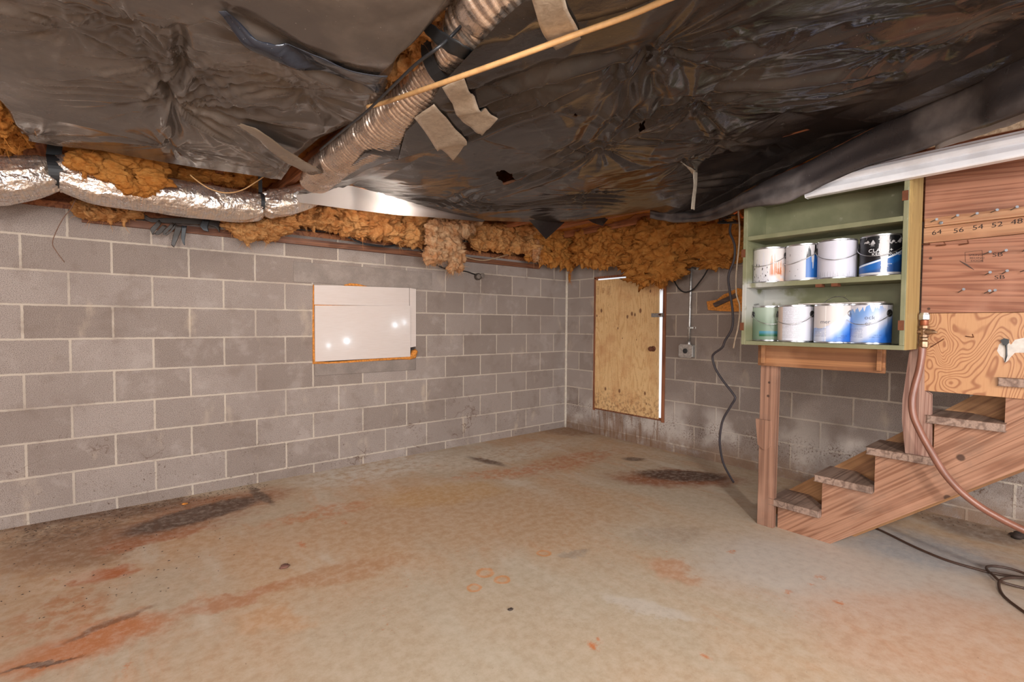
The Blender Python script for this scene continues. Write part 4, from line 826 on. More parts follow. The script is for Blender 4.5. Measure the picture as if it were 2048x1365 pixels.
# along the left wall
band(470, 578, [(470, 455), (476, 468), (495, 476), (520, 470), (545, 474), (560, 462), (578, 456)], 1, -.22, 11, M_ins, 'orange tuft under the duct bend, left of the bright plastic edge', top=lambda x: 436)
band(586, 690, [(586, 440), (620, 446), (660, 452), (690, 462)], 1, -.16, 12, M_ins, 'orange batting in the joist gap just left of the bright plastic', top=lambda x: 420)
band(700, 842, [(700, 466), (740, 470), (790, 478), (842, 486)], 1, -.20, 13, M_ins, 'orange batting above the covered window, behind the sagging plastic', top=lambda x: 428)
lob = []
for (px, py, w_, h_) in ((868, 458, 20, 18), (900, 462, 24, 20), (930, 455, 16, 16), (872, 485, 24, 20), (902, 488, 26, 20), (866, 508, 16, 16), (890, 506, 18, 14), (912, 508, 16, 22), (905, 530, 9, 14), (918, 534, 7, 10), (856, 512, 9, 10), (878, 518, 12, 8)):
    P = at(px, py, 1, -.36); sc = float((P-CAM)@_fw)/F_PX; lob.append((P, sc*w_, .055, sc*h_))
fluff('insulation_clump', lob, M_insp, 14, 'big pale torn chunk of insulation hanging above right end of the window', fib=1500)
lob = [(at(px, py, 1, -.30), .05, .05, .05) for px, py in ((880, 432), (896, 434), (912, 435), (925, 436), (940, 438), (955, 440))]; lob += [(at(938, 448, 1, -.30), .07, .06, .08)]
fluff('insulation_clump', lob, M_insp, 15, 'bright cream tuft squeezed under the plastic beside the hanging chunk', fib=500)
band(955, 1060, [(955, 490), (1000, 494), (1060, 500)], 1, -.20, 16, M_ins, 'orange batting right of the hanging pale chunk', top=lambda x: 450, drips_=4)
lob = [(at(1072, 497, 1, -.30), .05, .045, .07), (at(1070, 512, 1, -.31), .035, .035, .05)]
fluff('insulation_clump', lob, M_insp, 17, 'small pale yellow lobe dangling left of the room corner', fib=300)
band(1065, 1150, [(1065, 512), (1090, 520), (1120, 522), (1150, 525)], 1, -.18, 18, M_insd, 'orange batting filling the top of the room corner', top=lambda x: 452, drips_=3)
lob = [(at(1141, 535, 0, -.14), .02, .02, .06), (at(1139, 556, 0, -.14), .014, .014, .04)]
fluff('insulation_clump', lob, M_insd, 19, 'thin orange drip of insulation hanging at the room corner', fib=200)
# along the right wall
band(1165, 1265, [(1165, 520), (1200, 528), (1232, 524), (1265, 530)], 0, -.20, 20, M_insd, 'orange batting over the left half of the plywood door', top=lambda x: 458, drips_=6)
band(1262, 1335, [(1262, 530), (1275, 548), (1300, 560), (1322, 556), (1335, 545)], 0, -.24, 21, M_insd, 'bulging orange wad of insulation sagging over top of plywood door', top=lambda x: 448, drips_=3)
fluff('insulation_clump', [(at(1323, 562, 0, -.22), .04, .045, .06)], M_insd, 22, 'lowest orange tuft touching the right top corner of the plywood door', fib=300)
band(1340, 1440, [(1340, 520), (1360, 528), (1400, 508), (1440, 512)], 0, -.20, 23, M_insd, 'orange batting around the top of the conduit', top=lambda x: 440, drips_=5)
band(1436, 1520, [(1436, 522), (1460, 515), (1490, 490), (1520, 480)], 0, -.22, 24, M_insd, 'orange batting behind the hanging cables by the green cabinet', top=lambda x: 430, drips_=2)
# by the duct on the left
band(160, 275, [(160, 425), (185, 434), (210, 428), (240, 432), (275, 428)], 1, -.12, 25, M_ins, 'flattened orange strip below the long foil duct', top=lambda x: 404)
band(150, 320, [(150, 335), (200, 345), (260, 372), (290, 385), (305, 365), (320, 350)], 1, -.62, 26, M_insd, 'orange batting flap lying over the back of long foil duct', top=lambda x: 306, depth=.05)
band(330, 520, [(330, 350), (420, 358), (520, 370)], 1, -.34, 27, M_insd, 'orange batting strip between the foil duct and left plastic sheet', top=lambda x: 330, depth=.06)
band(-20, 48, [(-20, 285), (20, 290), (48, 280)], 2, 2.10, 28, M_insd, 'orange batting peeking out at the left end of the plastic sheet', top=lambda x: 200, depth=.06)
lob = [(at(px, py, 2, 2.10), .075, .09, .06) for px, py in ((845, 70), (820, 110), (850, 130), (800, 160), (870, 100), (775, 190), (880, 40), (905, 10))]
fluff('insulation_clump', lob, M_ins, 29, 'orange batting showing between the two plastic sheets near black strap', fib=700)
# batts between the joists
gx = np.arange(-7.6, 0.0, 0.4064)
for i in range(len(gx)-1):
    x0, x1 = gx[i]+.022, gx[i+1]-.022; nx, ny = 12, 150
    U, V_ = np.meshgrid(np.linspace(x0, x1, nx), np.linspace(-.05, -4.6, ny)); Z = 2.205+0.022*fbm(U*9, V_*9, i, 4, 40+i, .6)-0.03*(1-((U-(x0+x1)/2)/((x1-x0)/2))**2)
    vs = np.stack([U, V_, Z], -1).reshape(-1, 3); n0 = len(vs); vt = vs.copy(); vt[:, 2] = 2.30
    fs = [(r*nx+c_, r*nx+c_+1, (r+1)*nx+c_+1, (r+1)*nx+c_) for r in range(ny-1) for c_ in range(nx-1)]
    ring = [c_ for c_ in range(nx)]+[r*nx+nx-1 for r in range(1, ny)]+[(ny-1)*nx+c_ for c_ in range(nx-2, -1, -1)]+[r*nx for r in range(ny-2, 0, -1)]
    b = MB(); b.add(np.concatenate([vs, vt[ring]]), fs+[(ring[a], n0+a, n0+(a+1) % len(ring), ring[(a+1) % len(ring)]) for a in range(len(ring))])
    tag(b.build('insulation_batt', M_insd, smooth=True), 'long orange fibreglass batt pressed up between two ceiling joists', 'insulation', 'batts between the ceiling joists')

# ------------------------------------------------------------------ black plastic sheets
def plastic(name, base, rough, dust, trans=0.0, tint=None, dustamt=0.5, crk=0.25):
    t = NT(name, rough, spec=0.55); p = t.pos(); a = t.noise(p, 3.0, 5, 0.6); d = t.noise(p, 150, 2, 0.7)
    c = t.mix(t.ss(a, 0.42, 0.7, 0, dustamt), base, dust); c = t.mix(t.ss(d, 0.73, 0.78, 0, 0.8), c, srgb(190, 182, 172))
    fine = t.ridge(p, 13, 4)
    t.done(c, rough=t.ss(a, 0.35, 0.7, rough*0.75, rough*1.5), normal=t.bump(t.ma('ADD', t.noise(p, 26, 3, 0.6, 0.6), t.ma('MULTIPLY', fine, 0.12)), crk, 0.004))
    if trans:
        tr = t.n('ShaderNodeBsdfTranslucent'); t.put(tr.inputs['Color'], tint or (0.6, 0.56, 0.54)); mx = t.n('ShaderNodeMixShader'); mx.inputs[0].default_value = trans
        t.t.links.new(t.b.outputs[0], mx.inputs[1]); t.t.links.new(tr.outputs[0], mx.inputs[2]); t.t.links.new(mx.outputs[0], t.out.inputs[0])
    return t.m
M_pl = plastic('black_poly_left', srgb(84, 75, 69), 0.20, srgb(118, 106, 96), dustamt=0.6, crk=.18)
M_pr = plastic('black_poly_right', srgb(44, 38, 36), 0.15, srgb(84, 74, 66), dustamt=0.45)
M_pf = plastic('thin_poly_flap', srgb(74, 70, 70), 0.40, srgb(150, 144, 142), trans=0.55, crk=0.05)
M_pd = plastic('dusty_poly', srgb(62, 56, 56), 0.36, srgb(130, 122, 120), dustamt=0.8)
def resample(P, n):
    P = np.array(P, float); d = np.r_[0, np.cumsum(np.linalg.norm(np.diff(P, axis=0), axis=1))]; t_ = np.linspace(0, d[-1], n)
    return np.stack([np.interp(t_, d, P[:, k]) for k in range(3)], -1)
def coons(far, near, left, right, nu, nv):
    """far/near run left to right, left/right run far to near"""
    f_, n_, l_, r_ = resample(far, nu), resample(near, nu), resample(left, nv), resample(right, nv)
    u = np.linspace(0, 1, nu)[None, :, None]; v = np.linspace(0, 1, nv)[:, None, None]
    return (1-v)*f_[None]+v*n_[None]+(1-u)*l_[:, None]+u*r_[:, None]-((1-u)*(1-v)*f_[0]+u*(1-v)*f_[-1]+(1-u)*v*n_[0]+u*v*n_[-1])
def relief(X, Y, pins, lines_, seed, sag=0.03, wr=0.006):
    Z = np.zeros_like(X)
    for i, (px, py, zp, lift, R_, A_, nf) in enumerate(pins):
        c = at(px, py, 2, zp); dx, dy = X-c[0], Y-c[1]; r = np.sqrt(dx*dx+dy*dy)+1e-5; th = np.arctan2(dy, dx); rs = np.random.RandomState(seed*17+i)
        Z += lift*np.exp(-(r/(R_*0.55))); nc = int(nf*1.5)
        for k in range(nc):
            t0 = rs.uniform(-PI, PI); w_ = rs.uniform(.035, .13); L_ = R_*rs.uniform(.5, 1.7); sg = -1 if k % 3 else 0.8
            dt = (th-t0-0.10*np.sin(r*rs.uniform(3, 7)+k)+PI) % (2*PI)-PI
            Z += sg*A_*rs.uniform(.7, 2.2)*np.exp(-np.abs(dt/w_)**1.5)*np.minimum(r/.07, 1)*np.exp(-(r/L_)**2)
    for (a, b_, wdt, amp, fq) in lines_:
        A_, B_ = at(*a, 2, 2.05), at(*b_, 2, 2.05); d = (B_-A_)[:2]; L = np.hypot(*d); d = d/L; s = (X-A_[0])*d[0]+(Y-A_[1])*d[1]; q = -(X-A_[0])*d[1]+(Y-A_[1])*d[0]
        q = q+0.02*vnoise(s*5, q*3, 0, seed)
        win = np.clip((s+0.04)/(0.12), 0, 1)*np.clip((L+0.04-s)/(0.12), 0, 1); Z += amp*win*np.exp(-(q/wdt)**2)*np.cos(q*fq)
    wx, wy = X+0.12*vnoise(X*2.2, Y*2.2, 0, seed+50), Y+0.12*vnoise(X*2.2+9, Y*2.2, 0, seed+51)
    Z -= sag*(0.5+0.5*vnoise(wx*1.9, wy*1.5, 0, seed+1))
    Z += wr*0.8*ridged(wx*2.4+wy*1.5, wy*1.1-wx*0.6, 3, seed+2)*np.clip(0.4+vnoise(X*1.7, Y*1.7, 0, seed+7), 0, 1)*1.6
    Z += wr*0.35*ridged(wx*11, wy*6, 2, seed+4)*np.clip(vnoise(X*2.3+4, Y*2.3, 0, seed+8)+.1, 0, 1)
    return Z
def sheet_mesh(name, G, mat, parent, hole=None):
    nv, nu = G.shape[:2]; vs = G.reshape(-1, 3); b = MB(); fs = []
    keep = np.ones((nv-1, nu-1), bool)
    if hole is not None:
        C_ = (G[:-1, :-1]+G[1:, 1:])/2
        for (hp_, ) in hole:
            hp_ = np.array(hp_); ins = np.zeros(C_.shape[:2], bool); n = len(hp_)
            for i in range(n):
                x1, y1 = hp_[i]; x2, y2 = hp_[(i+1) % n]; cond = ((y1 > C_[..., 1]) != (y2 > C_[..., 1])); xi = (x2-x1)*(C_[..., 1]-y1)/((y2-y1) or 1e-9)+x1; ins ^= cond & (C_[..., 0] < xi)
            keep &= ~ins
    for i in range(nv-1):
        for j in range(nu-1):
            if keep[i, j]: fs.append((i*nu+j, i*nu+j+1, (i+1)*nu+j+1, (i+1)*nu+j))
    b.v = [tuple(p) for p in vs.tolist()]; b.f = fs
    return b.build(name, mat, parent, smooth=True)
def fade(nv, nu, e=0.04):
    u = np.linspace(0, 1, nu)[None, :]; v = np.linspace(0, 1, nv)[:, None]; g = lambda a: np.clip(a/e, 0, 1)
    return np.minimum(np.minimum(g(u), g(1-u)), np.minimum(g(v), 1+0*v))*0.8+0.2
Q = lambda px, py, z=2.05: at(px, py, 2, z)
V3 = lambda *a: np.array(a, float)
# left sheet
sl = thing('plastic_sheet', (-3.9, -2.4, 2.0), 'dull brownish black plastic sheet stapled under the joists at the left', 'plastic sheet')
far = [Q(42, 262), Q(52, 280, 2.04), Q(110, 291, 2.04), Q(200, 300, 2.04), Q(300, 320, 2.04), Q(400, 337, 2.03), Q(480, 347, 2.03), Q(562, 359, 2.03)]
right = [Q(562, 359, 2.03), Q(598, 308), Q(640, 273), Q(690, 250), Q(742, 232), Q(765, 190), Q(790, 112), Q(826, 62), Q(862, 38), Q(905, -5), V3(-3.36, -3.6, 2.05), V3(-3.36, -5.6, 2.05)]
left = [Q(42, 262), Q(5, 192), V3(-4.50, -2.0, 2.05), V3(-4.6, -3, 2.05), V3(-4.6, -5.6, 2.05)]
near = [V3(-4.6, -5.6, 2.05), V3(-3.36, -5.6, 2.05)]
NV, NU = 420, 230
G = coons(far, near, left, right, NU, NV)
pins = [(374, 118, 2.1, .045, .34, .008, 18), (345, 178, 2.1, .045, .40, .011, 20), (342, 286, 2.05, .03, .24, .009, 16), (604, 165, 2.08, .03, .26, .007, 14), (140, 28, 2.1, .03, .3, .006, 14), (275, 25, 2.1, .03, .26, .006, 14), (548, 82, 2.05, .025, .14, .005, 10), (60, 265, 2.05, .02, .2, .007, 16), (560, 330, 2.05, .02, .2, .008, 16)]
lns = [((445, 0), (700, 150), .06, -.035, 40), ((345, 178), (342, 286), .03, .018, 90), ((374, 40), (345, 178), .035, .020, 70), ((345, 190), (600, 165), .08, .006, 120), ((60, 150), (340, 200), .13, .004, 110), ((350, 180), (560, 320), .10, .005, 110), ((700, 150), (780, 130), .05, -.02, 50), ((140, 28), (340, 60), .05, .006, 90)]
ZR = relief(G[..., 0], G[..., 1], pins, lns, 3, sag=.045, wr=.0055)
ZR -= 0.06*np.clip(1-np.hypot((G[..., 0]-Q(790, 60)[0])/.4, (G[..., 1]-Q(760, 50)[1])/.5), 0, 1)
G[..., 2] += ZR*fade(NV, NU)
GL = G.copy(); sheet_mesh('film', G, M_pl, sl)
# torn clear tape dangling from its edge
M_clr = plastic('brown_tape', srgb(120, 104, 88), 0.25, srgb(160, 144, 124))
def ribbon(name, pairs, mat, parent=None, thick=0.0012, label=None, cat=None, group=None, bulge=0.004, nw=8, k=5, drape=None, gap=.004):
    """pairs: left and right points down the strip"""
    Lp = smooth_path([p[0] for p in pairs], k); Rp = smooth_path([p[1] for p in pairs], k); n = len(Lp); b = MB(); vs = []
    for i in range(n):
        for j in range(nw): q = Lp[i]*(1-j/(nw-1))+Rp[i]*(j/(nw-1)); q = q+np.array((0, 0, -bulge*math.sin(PI*j/(nw-1))+0.0016*math.sin(i*1.9+j*1.3))); vs.append(q)
    if drape is not None:
        g_ = drape.reshape(-1, 3); arr = np.array(vs)
        for q_ in range(len(arr)):
            d2_ = (g_[:, 0]-arr[q_, 0])**2+(g_[:, 1]-arr[q_, 1])**2; nb = g_[d2_ < 0.016**2]
            if len(nb): arr[q_, 2] = nb[:, 2].min()-gap
        z_ = arr[:, 2].reshape(n, nw); z_[:] = (z_+np.roll(z_, 1, 0)*.5*(np.arange(n) > 0)[:, None]+z_*.5*(np.arange(n) == 0)[:, None])/1.5; vs = list(arr)
    m_ = n*nw; fs = [(i*nw+j, i*nw+j+1, (i+1)*nw+j+1, (i+1)*nw+j) for i in range(n-1) for j in range(nw-1)]
    b.add(vs, fs); o = b.build(name, mat, parent, smooth=True); md = o.modifiers.new('s', 'SOLIDIFY'); md.thickness = thick
    if label: tag(o, label, cat, group)
    return o
ribbon('torn_tape', [(Q(478, 246, 2.03), Q(470, 250, 2.03)), (Q(520, 262, 2.0), Q(508, 274, 2.0)), (Q(580, 305, 1.97), Q(560, 318, 1.97)), (Q(648, 345, 1.96), Q(620, 350, 1.96))], M_clr, sl)
M_blue = plastic('glossy_overlap', srgb(40, 43, 52), 0.14, srgb(84, 86, 94), dustamt=.4)
ribbon('overlap_fold', [(Q(436, -10, 2.04), Q(452, -10, 2.04)), (Q(480, 48, 2.025), Q(500, 42, 2.025)), (Q(525, 84, 2.015), Q(560, 72, 2.015)), (Q(563, 104, 2.005), Q(590, 80, 2.005)), (Q(640, 122, 2.005), Q(650, 92, 2.005)), (Q(700, 142, 2.015), Q(712, 108, 2.015)), (Q(760, 158, 2.02), Q(775, 112, 2.02))], M_blue, sl, bulge=0, drape=GL, gap=.010, nw=10)
# right sheet
sr = thing('plastic_sheet', (-2.2, -2.4, 2.0), 'glossy black plastic sheet sagging over the middle and right of the room', 'plastic sheet')
far = [Q(566, 392, 2.05), Q(640, 378), Q(700, 371), Q(765, 388), Q(830, 408), Q(900, 427), Q(962, 441), Q(1060, 444, 2.04), Q(1150, 442, 2.04), Q(1240, 430, 2.04), Q(1300, 418, 2.04), at(1345, 428, 0, -.87), at(1400, 428, 0, -1.0), at(1450, 407, 0, -1.2), at(1490, 384, 0, -1.36)]
ROLL = [(1300, 420, 436, -.80), (1342, 424, 446, -.86), (1400, 425, 444, -1.0), (1450, 405, 434, -1.2), (1490, 384, 419, -1.36), (1560, 350, 408, -1.40), (1604, 330, 395, -1.41), (1660, 302, 366, -1.42), (1732, 264, 336, -1.46), (1800, 230, 314, -1.53), (1875, 191, 292, -1.61), (1950, 154, 262, -1.69), (2048, 106, 225, -1.82)]
RT = {p_[0]: at(p_[0], p_[1], 0, p_[3]) for p_ in ROLL}
right = [RT[k_] for k_ in (1490, 1560, 1604, 1660, 1732, 1800, 1875, 1950, 2048)]+[V3(-2.15, -4.3, 2.05), V3(-3.0, -5.8, 2.05)]
left = [Q(566, 392), Q(620, 372, 2.0), Q(690, 342, 1.95), Q(730, 306, 1.93), Q(762, 312, 1.93), Q(796, 320, 1.93), Q(811, 264, 1.93), Q(850, 226, 1.93), Q(885, 165, 1.93), Q(945, 100, 1.93), Q(1000, 40, 1.93), Q(1052, -5, 1.93), V3(-3.12, -3.6, 1.93), V3(-3.12, -5.8, 1.93)]
near = [V3(-3.12, -5.8, 1.93), V3(-3.0, -5.8, 2.05)]
NV, NU = 460, 380
G = coons(far, near, left, right, NU, NV)
pins = [(1388, 187, 2.1, .055, .42, .0065, 16), (1199, 271, 2.1, .055, .45, .0065, 16), (1310, 45, 2.1, .04, .30, .006, 16), (1440, 281, 2.1, .05, .28, .006, 16), (1575, 215, 2.1, .03, .22, .004, 12), (703, 376, 2.05, .03, .30, .008, 20), (1375, 335, 2.05, .03, .2, .005, 14), (1800, 60, 2.1, .03, .35, .003, 12), (1060, 130, 2.05, .015, .3, .004, 10), (1560, 90, 2.05, .02, .3, .003, 12), (1180, 395, 2.03, .02, .2, .006, 14), (960, 400, 2.03, .015, .3, .006, 14), (1950, 40, 2.05, .02, .35, .004, 12)]
lns = [((1199, 271), (1388, 187), .07, .018, 60), ((1310, 45), (1199, 271), .10, .010, 75), ((1290, 60), (1320, 215), .15, .011, 62), ((1388, 187), (1800, 150), .12, .008, 70), ((1199, 271), (880, 410), .12, .010, 70), ((740, 400), (1250, 400), .16, .009, 75), ((1440, 281), (1199, 271), .06, .010, 80), ((1388, 187), (1440, 281), .05, .012, 80), ((900, 150), (1290, 60), .09, -.02, 45), ((1440, 100), (2000, 60), .2, -.02, 22), ((1440, 290), (1560, 330), .10, .012, 60), ((1500, 200), (1750, 190), .09, .012, 85), ((870, 250), (1150, 140), .05, .008, 90), ((1340, 380), (1480, 370), .10, .012, 70)]
ZR = relief(G[..., 0], G[..., 1], pins, lns, 9, sag=.045, wr=.0075)
c_ = Q(1560, 330); ZR += 0.05*np.exp(-(((G[..., 0]-c_[0])/.28)**2+((G[..., 1]-c_[1])/.45)**2))
G[..., 2] += ZR*fade(NV, NU)
hl = [([tuple(Q(*p)[:2]) for p in ((992, 322), (1008, 316), (1022, 322), (1026, 332), (1040, 334), (1052, 326), (1044, 338), (1024, 343), (1008, 343), (996, 334))],), ([tuple(Q(*p)[:2]) for p in ((1278, 240), (1290, 236), (1289, 252), (1281, 254))],), ([tuple(Q(*p)[:2]) for p in ((1149, 186), (1156, 186), (1155, 190), (1150, 190))],)]
GR = G.copy(); sheet_mesh('film', G, M_pr, sr, hl)
_gv = G.reshape(-1, 3); _d = _gv-CAM; _z = _d@_fw; _gp = np.stack([1024+F_PX*(_d@_rt)/_z, 682.5-F_PX*(_d@_up)/_z], -1); _gp[_z < 0.2] = 1e9
def on_sheet(px, py, gap=0.003):
    p_ = _gv[np.argmin((_gp[:, 0]-px)**2+(_gp[:, 1]-py)**2)]; return at(px, py, 2, p_[2]-gap)
# smooth lower flap with the lamp shining through
cols = [(572, 391, 402), (610, 380, 407), (650, 376, 412), (700, 371, 419), (750, 384, 425), (800, 398, 431), (850, 413, 434), (900, 426, 438), (935, 434, 441), (965, 441, 444)]
g = []
for (px, t0, b0) in cols:
    T = Q(px, t0); B_ = at(px, b0, 1, T[1]+0.015); g.append([T*(1-s)+B_*s+np.array((0, -0.035*math.sin(PI*s), 0)) for s in np.linspace(0, 1, 9)])
g = np.array(g); g2 = np.stack([resample(g[:, k], 60) for k in range(9)], 0)
sheet_mesh('front_flap', g2, M_pf, sr)
# torn corners hanging from its far edge
def tri(name, pts, axis, plane, parent, mat):
    P = [at(a, b_, axis, plane) for a, b_ in pts]; b = MB(); n = len(P); off = np.array((0, 0.0015, 0)); b.add(P+[p+off for p in P], [tuple(range(n)), tuple(range(2*n-1, n-1, -1))]+[(i, (i+1) % n, n+(i+1) % n, n+i) for i in range(n)]); return b.build(name, mat, parent)
y0 = float(Q(1095, 443, 2.04)[1])
tri('torn_corner', [(1058, 440), (1132, 440), (1128, 446), (1092, 479)], 1, y0, sr, M_pr)
tri('torn_corner', [(1170, 436), (1222, 432), (1205, 452), (1186, 446)], 1, y0-.12, sr, M_pr)
# dusty rolled edge that slants down towards the cabinet
g = []
for (px, t0, b0, xr) in ROLL:
    T = at(px, t0, 0, xr); B_ = at(px, b0, 0, T[0]-0.01); row = []
    dn = np.array((T[1]-CAM[1], -(T[0]-CAM[0]), 0)); tc = np.array((CAM[0]-T[0], CAM[1]-T[1], 0)); tc = tc/np.linalg.norm(tc)
    for s in np.linspace(0, 1, 15): row.append(T*(1-s)+B_*s+tc*(0.030*math.sin(PI*s)+0.010*math.sin(3*PI*s))+np.array((0, 0, 0.004*math.sin(px*.05+s*9))))
    for s in np.linspace(0.1, 0.8, 5): row.append(B_*(1-s)+(T-tc*0.05)*s)
    g.append(row)
last = np.array(g[-1]); g.append(list(last+np.array((-.32, -.60, 0)))); g.append(list(last+np.array((-1.1, -1.9, 0))))
g = np.array(g); g2 = np.stack([np.array(smooth_path(list(g[:, k]), 8)) for k in range(g.shape[1])], 0)
g2[..., 2] += 0.004*ridged(g2[..., 0]*2+g2[..., 1]*2, g2[..., 2]*22, 3, 5)
sheet_mesh('rolled_edge', g2, M_pd, sr)
ribbon('clear_film', [(at(2100, 150, 0, -1.60), at(2100, 200, 0, -1.60)), (at(2048, 190, 0, -1.55), at(2048, 240, 0, -1.53)), (at(1990, 232, 0, -1.50), at(1985, 262, 0, -1.48)), (at(1930, 262, 0, -1.46), at(1928, 282, 0, -1.44)), (at(1870, 290, 0, -1.44), at(1872, 296, 0, -1.42))], plastic('clear_film', srgb(150, 142, 138), 0.3, srgb(190, 184, 178), trans=.3), sr, bulge=.01)

# ------------------------------------------------------------------ foil ducts
def foil(name, tint, warm, bs=0.6):
    t = NT(name, 0.24, 0.9); uv = t.n('ShaderNodeUVMap').outputs[0]; s = t.sep(uv); p = t.pos()
    gr = t.ma('MAXIMUM', t.ma('GREATER_THAN', t.ma('FRACT', t.ma('MULTIPLY', s[0], 70.0)), 0.88), t.ma('GREATER_THAN', t.ma('FRACT', t.ma('MULTIPLY', s[1], 70.0)), 0.90))
    cr = t.noise(t.map(p, sc=(1.5, .5, 1)), 15, 4, 0.6, 1.2); rg = t.ridge(p, 11, 3)
    c = t.mix(t.ma('MULTIPLY', gr, 0.35), t.mix(t.ss(cr, .4, .65), tint, warm), tuple(a*0.45 for a in tint))
    return t.done(c, rough=t.ss(cr, .3, .7, .20, .42), normal=t.bump(t.ma('ADD', t.ma('ADD', cr, t.ma('MULTIPLY', rg, 0.6)), t.ma('MULTIPLY', gr, 0.12)), bs, 0.014))
M_foil = foil('silver_foil', (0.78, 0.72, 0.68), (0.86, 0.70, 0.56)); M_foil2 = foil('ribbed_foil', (0.66, 0.54, 0.46), (0.80, 0.64, 0.52), 0.25)
M_strap = plain('black_strap', (0.012, 0.012, 0.013), 0.55)
def duct_skin(name, pts, rad, mat, parent, fold=0.010, rib=0.0, seed=1, n=56, k=10, sq=0.85):
    P = np.array(smooth_path(pts, k)); r_ = np.array(smooth_path([(a, 0, 0) for a in rad], k))[:, 0]; N = len(P)
    d = np.r_[0, np.cumsum(np.linalg.norm(np.diff(P, axis=0), axis=1))]; M_ = int(d[-1]/0.004); tt = np.linspace(0, d[-1], M_)
    P = np.stack([np.interp(tt, d, P[:, a]) for a in range(3)], -1); r_ = np.interp(tt, d, r_); T = np.gradient(P, axis=0); T /= np.linalg.norm(T, axis=1)[:, None]
    up = np.array((0, 0, 1.0)); S_ = np.cross(T, up); S_ /= np.linalg.norm(S_, axis=1)[:, None]; U_ = np.cross(S_, T)
    th = np.linspace(0, 2*PI, n, endpoint=False); ct, st2 = np.cos(th)[None, :], np.sin(th)[None, :]
    dr = np.gradient(r_, tt); w1 = fbm(tt[:, None]*6+0*ct, ct*2.2, st2*2.2, 3, seed)*fold*0.6
    pinch = np.clip(np.abs(dr)*2.2, 0, 1)[:, None]; w2 = ridged(th[None, :]*3.2+0*tt[:, None], tt[:, None]*3, 2, seed+3)*fold*1.3*(0.12+pinch)
    rb = rib*np.abs(np.sin(tt*PI/0.026+1.5*fbm(tt*3, 0*tt, 0, 2, seed)))[:, None]*(1+0.6*vnoise(tt[:, None]*14, ct*1.2, st2*1.5, seed+9))
    R_ = r_[:, None]+w1+w2+rb; X = P[:, None, :]+S_[:, None, :]*(R_*ct)[..., None]+U_[:, None, :]*(R_*st2*sq)[..., None]
    b = MB(); b.v = [tuple(q) for q in X.reshape(-1, 3).tolist()]; b.f = [(i*n+j, i*n+(j+1) % n, (i+1)*n+(j+1) % n, (i+1)*n+j) for i in range(M_-1) for j in range(n)]
    b.uv = [(tt[i], th[j]*0.12) for i in range(M_) for j in range(n)]; return b.build(name, mat, parent, smooth=True)
def D1(px, py, y=-.5): return at(px, py, 1, y)
d1 = thing('foil_duct', (-3.9, -.5, 1.85), 'fat foil-wrapped duct slung along the top of left block wall', 'duct')
duct_skin('duct_jacket', [V3(-5.4, -.5, 1.90), V3(-4.9, -.5, 1.87), D1(-40, 360), D1(10, 362), D1(60, 356), D1(95, 350), D1(113, 347), D1(133, 350), D1(200, 372), D1(300, 386), D1(400, 402), D1(470, 411), D1(505, 412), D1(521, 406), D1(545, 408), D1(580, 402), D1(620, 388), D1(650, 372)],
          [.13, .13, .135, .13, .118, .100, .080, .108, .118, .122, .122, .112, .098, .060, .095, .105, .100, .09], M_foil, d1, fold=.010, seed=2)
def strap_ring(c, ax, r, wd, parent, tail_to=None, sq=.9):
    ax = np.array(ax, float); ax /= np.linalg.norm(ax); s_ = np.cross(ax, (0, 0, 1.0)); s_ /= np.linalg.norm(s_); u_ = np.cross(s_, ax); b = MB(); vs = []; n = 36
    for j in range(n):
        g_ = 2*PI*j/n
        for (o_, rr) in ((-wd/2, r), (wd/2, r), (wd/2, r+.003), (-wd/2, r+.003)): vs.append(np.array(c)+ax*o_+(s_*math.cos(g_)+u_*math.sin(g_)*sq)*rr)
    b.add(vs, [(4*j+a, 4*j+(a+1) % 4, 4*((j+1) % n)+(a+1) % 4, 4*((j+1) % n)+a) for j in range(n) for a in range(4)])
    if tail_to is not None:
        t0 = np.array(c)+u_*r*sq; t1 = np.array(tail_to); b.hexa([t0-ax*wd/2-s_*.002, t0+ax*wd/2-s_*.002, t0+ax*wd/2+s_*.002, t0-ax*wd/2+s_*.002], [t1-ax*wd/2-s_*.002, t1+ax*wd/2-s_*.002, t1+ax*wd/2+s_*.002, t1-ax*wd/2+s_*.002])
    return b.build('hanger_strap', M_strap, parent)
c_ = D1(113, 347); strap_ring(c_, (1, 0.05, 0.1), .098, .060, d1, (c_[0], c_[1], 2.14)); c_ = D1(521, 407); strap_ring(c_, (1, 0, 0), .074, .022, d1, (c_[0], c_[1], 2.14))
# thin pale cord lying over the duct
cable('thin_cord', [(610, 300, -.85), (575, 318, -.80), (545, 340, -.74), (515, 362, -.70), (485, 380, -.68), (455, 386, -.68), (425, 380, -.68), (400, 366, -.68), (380, 350, -.66)], 0.0035, M_tan, 'thin tan cord drooping in front of the long foil duct', 'cord', axis=1)
d2 = thing('foil_duct', (-3.15, -2.0, 1.92), 'ribbed brownish foil duct running between the two plastic sheets', 'duct')
duct_skin('duct_jacket', [Q(632, 362, 2.03), Q(655, 338, 2.02), Q(700, 306, 2.02), Q(745, 274, 2.02), Q(790, 240, 2.02), Q(835, 205, 2.02), Q(880, 155, 2.03), Q(905, 120, 2.03), Q(945, 72, 2.03), Q(990, 25, 2.03), Q(1040, -30, 2.03), V3(-3.17, -3.7, 2.03), V3(-3.17, -5.0, 2.03)],
          [.085, .090, .095, .098, .100, .098, .090, .080, .098, .105, .105, .105, .105], M_foil2, d2, fold=.004, rib=.007, seed=8, sq=.8)
c_ = Q(905, 118, 2.03); strap_ring(c_, (0.12, -1, 0), .100, .05, d2, (c_[0], c_[1], 2.14))
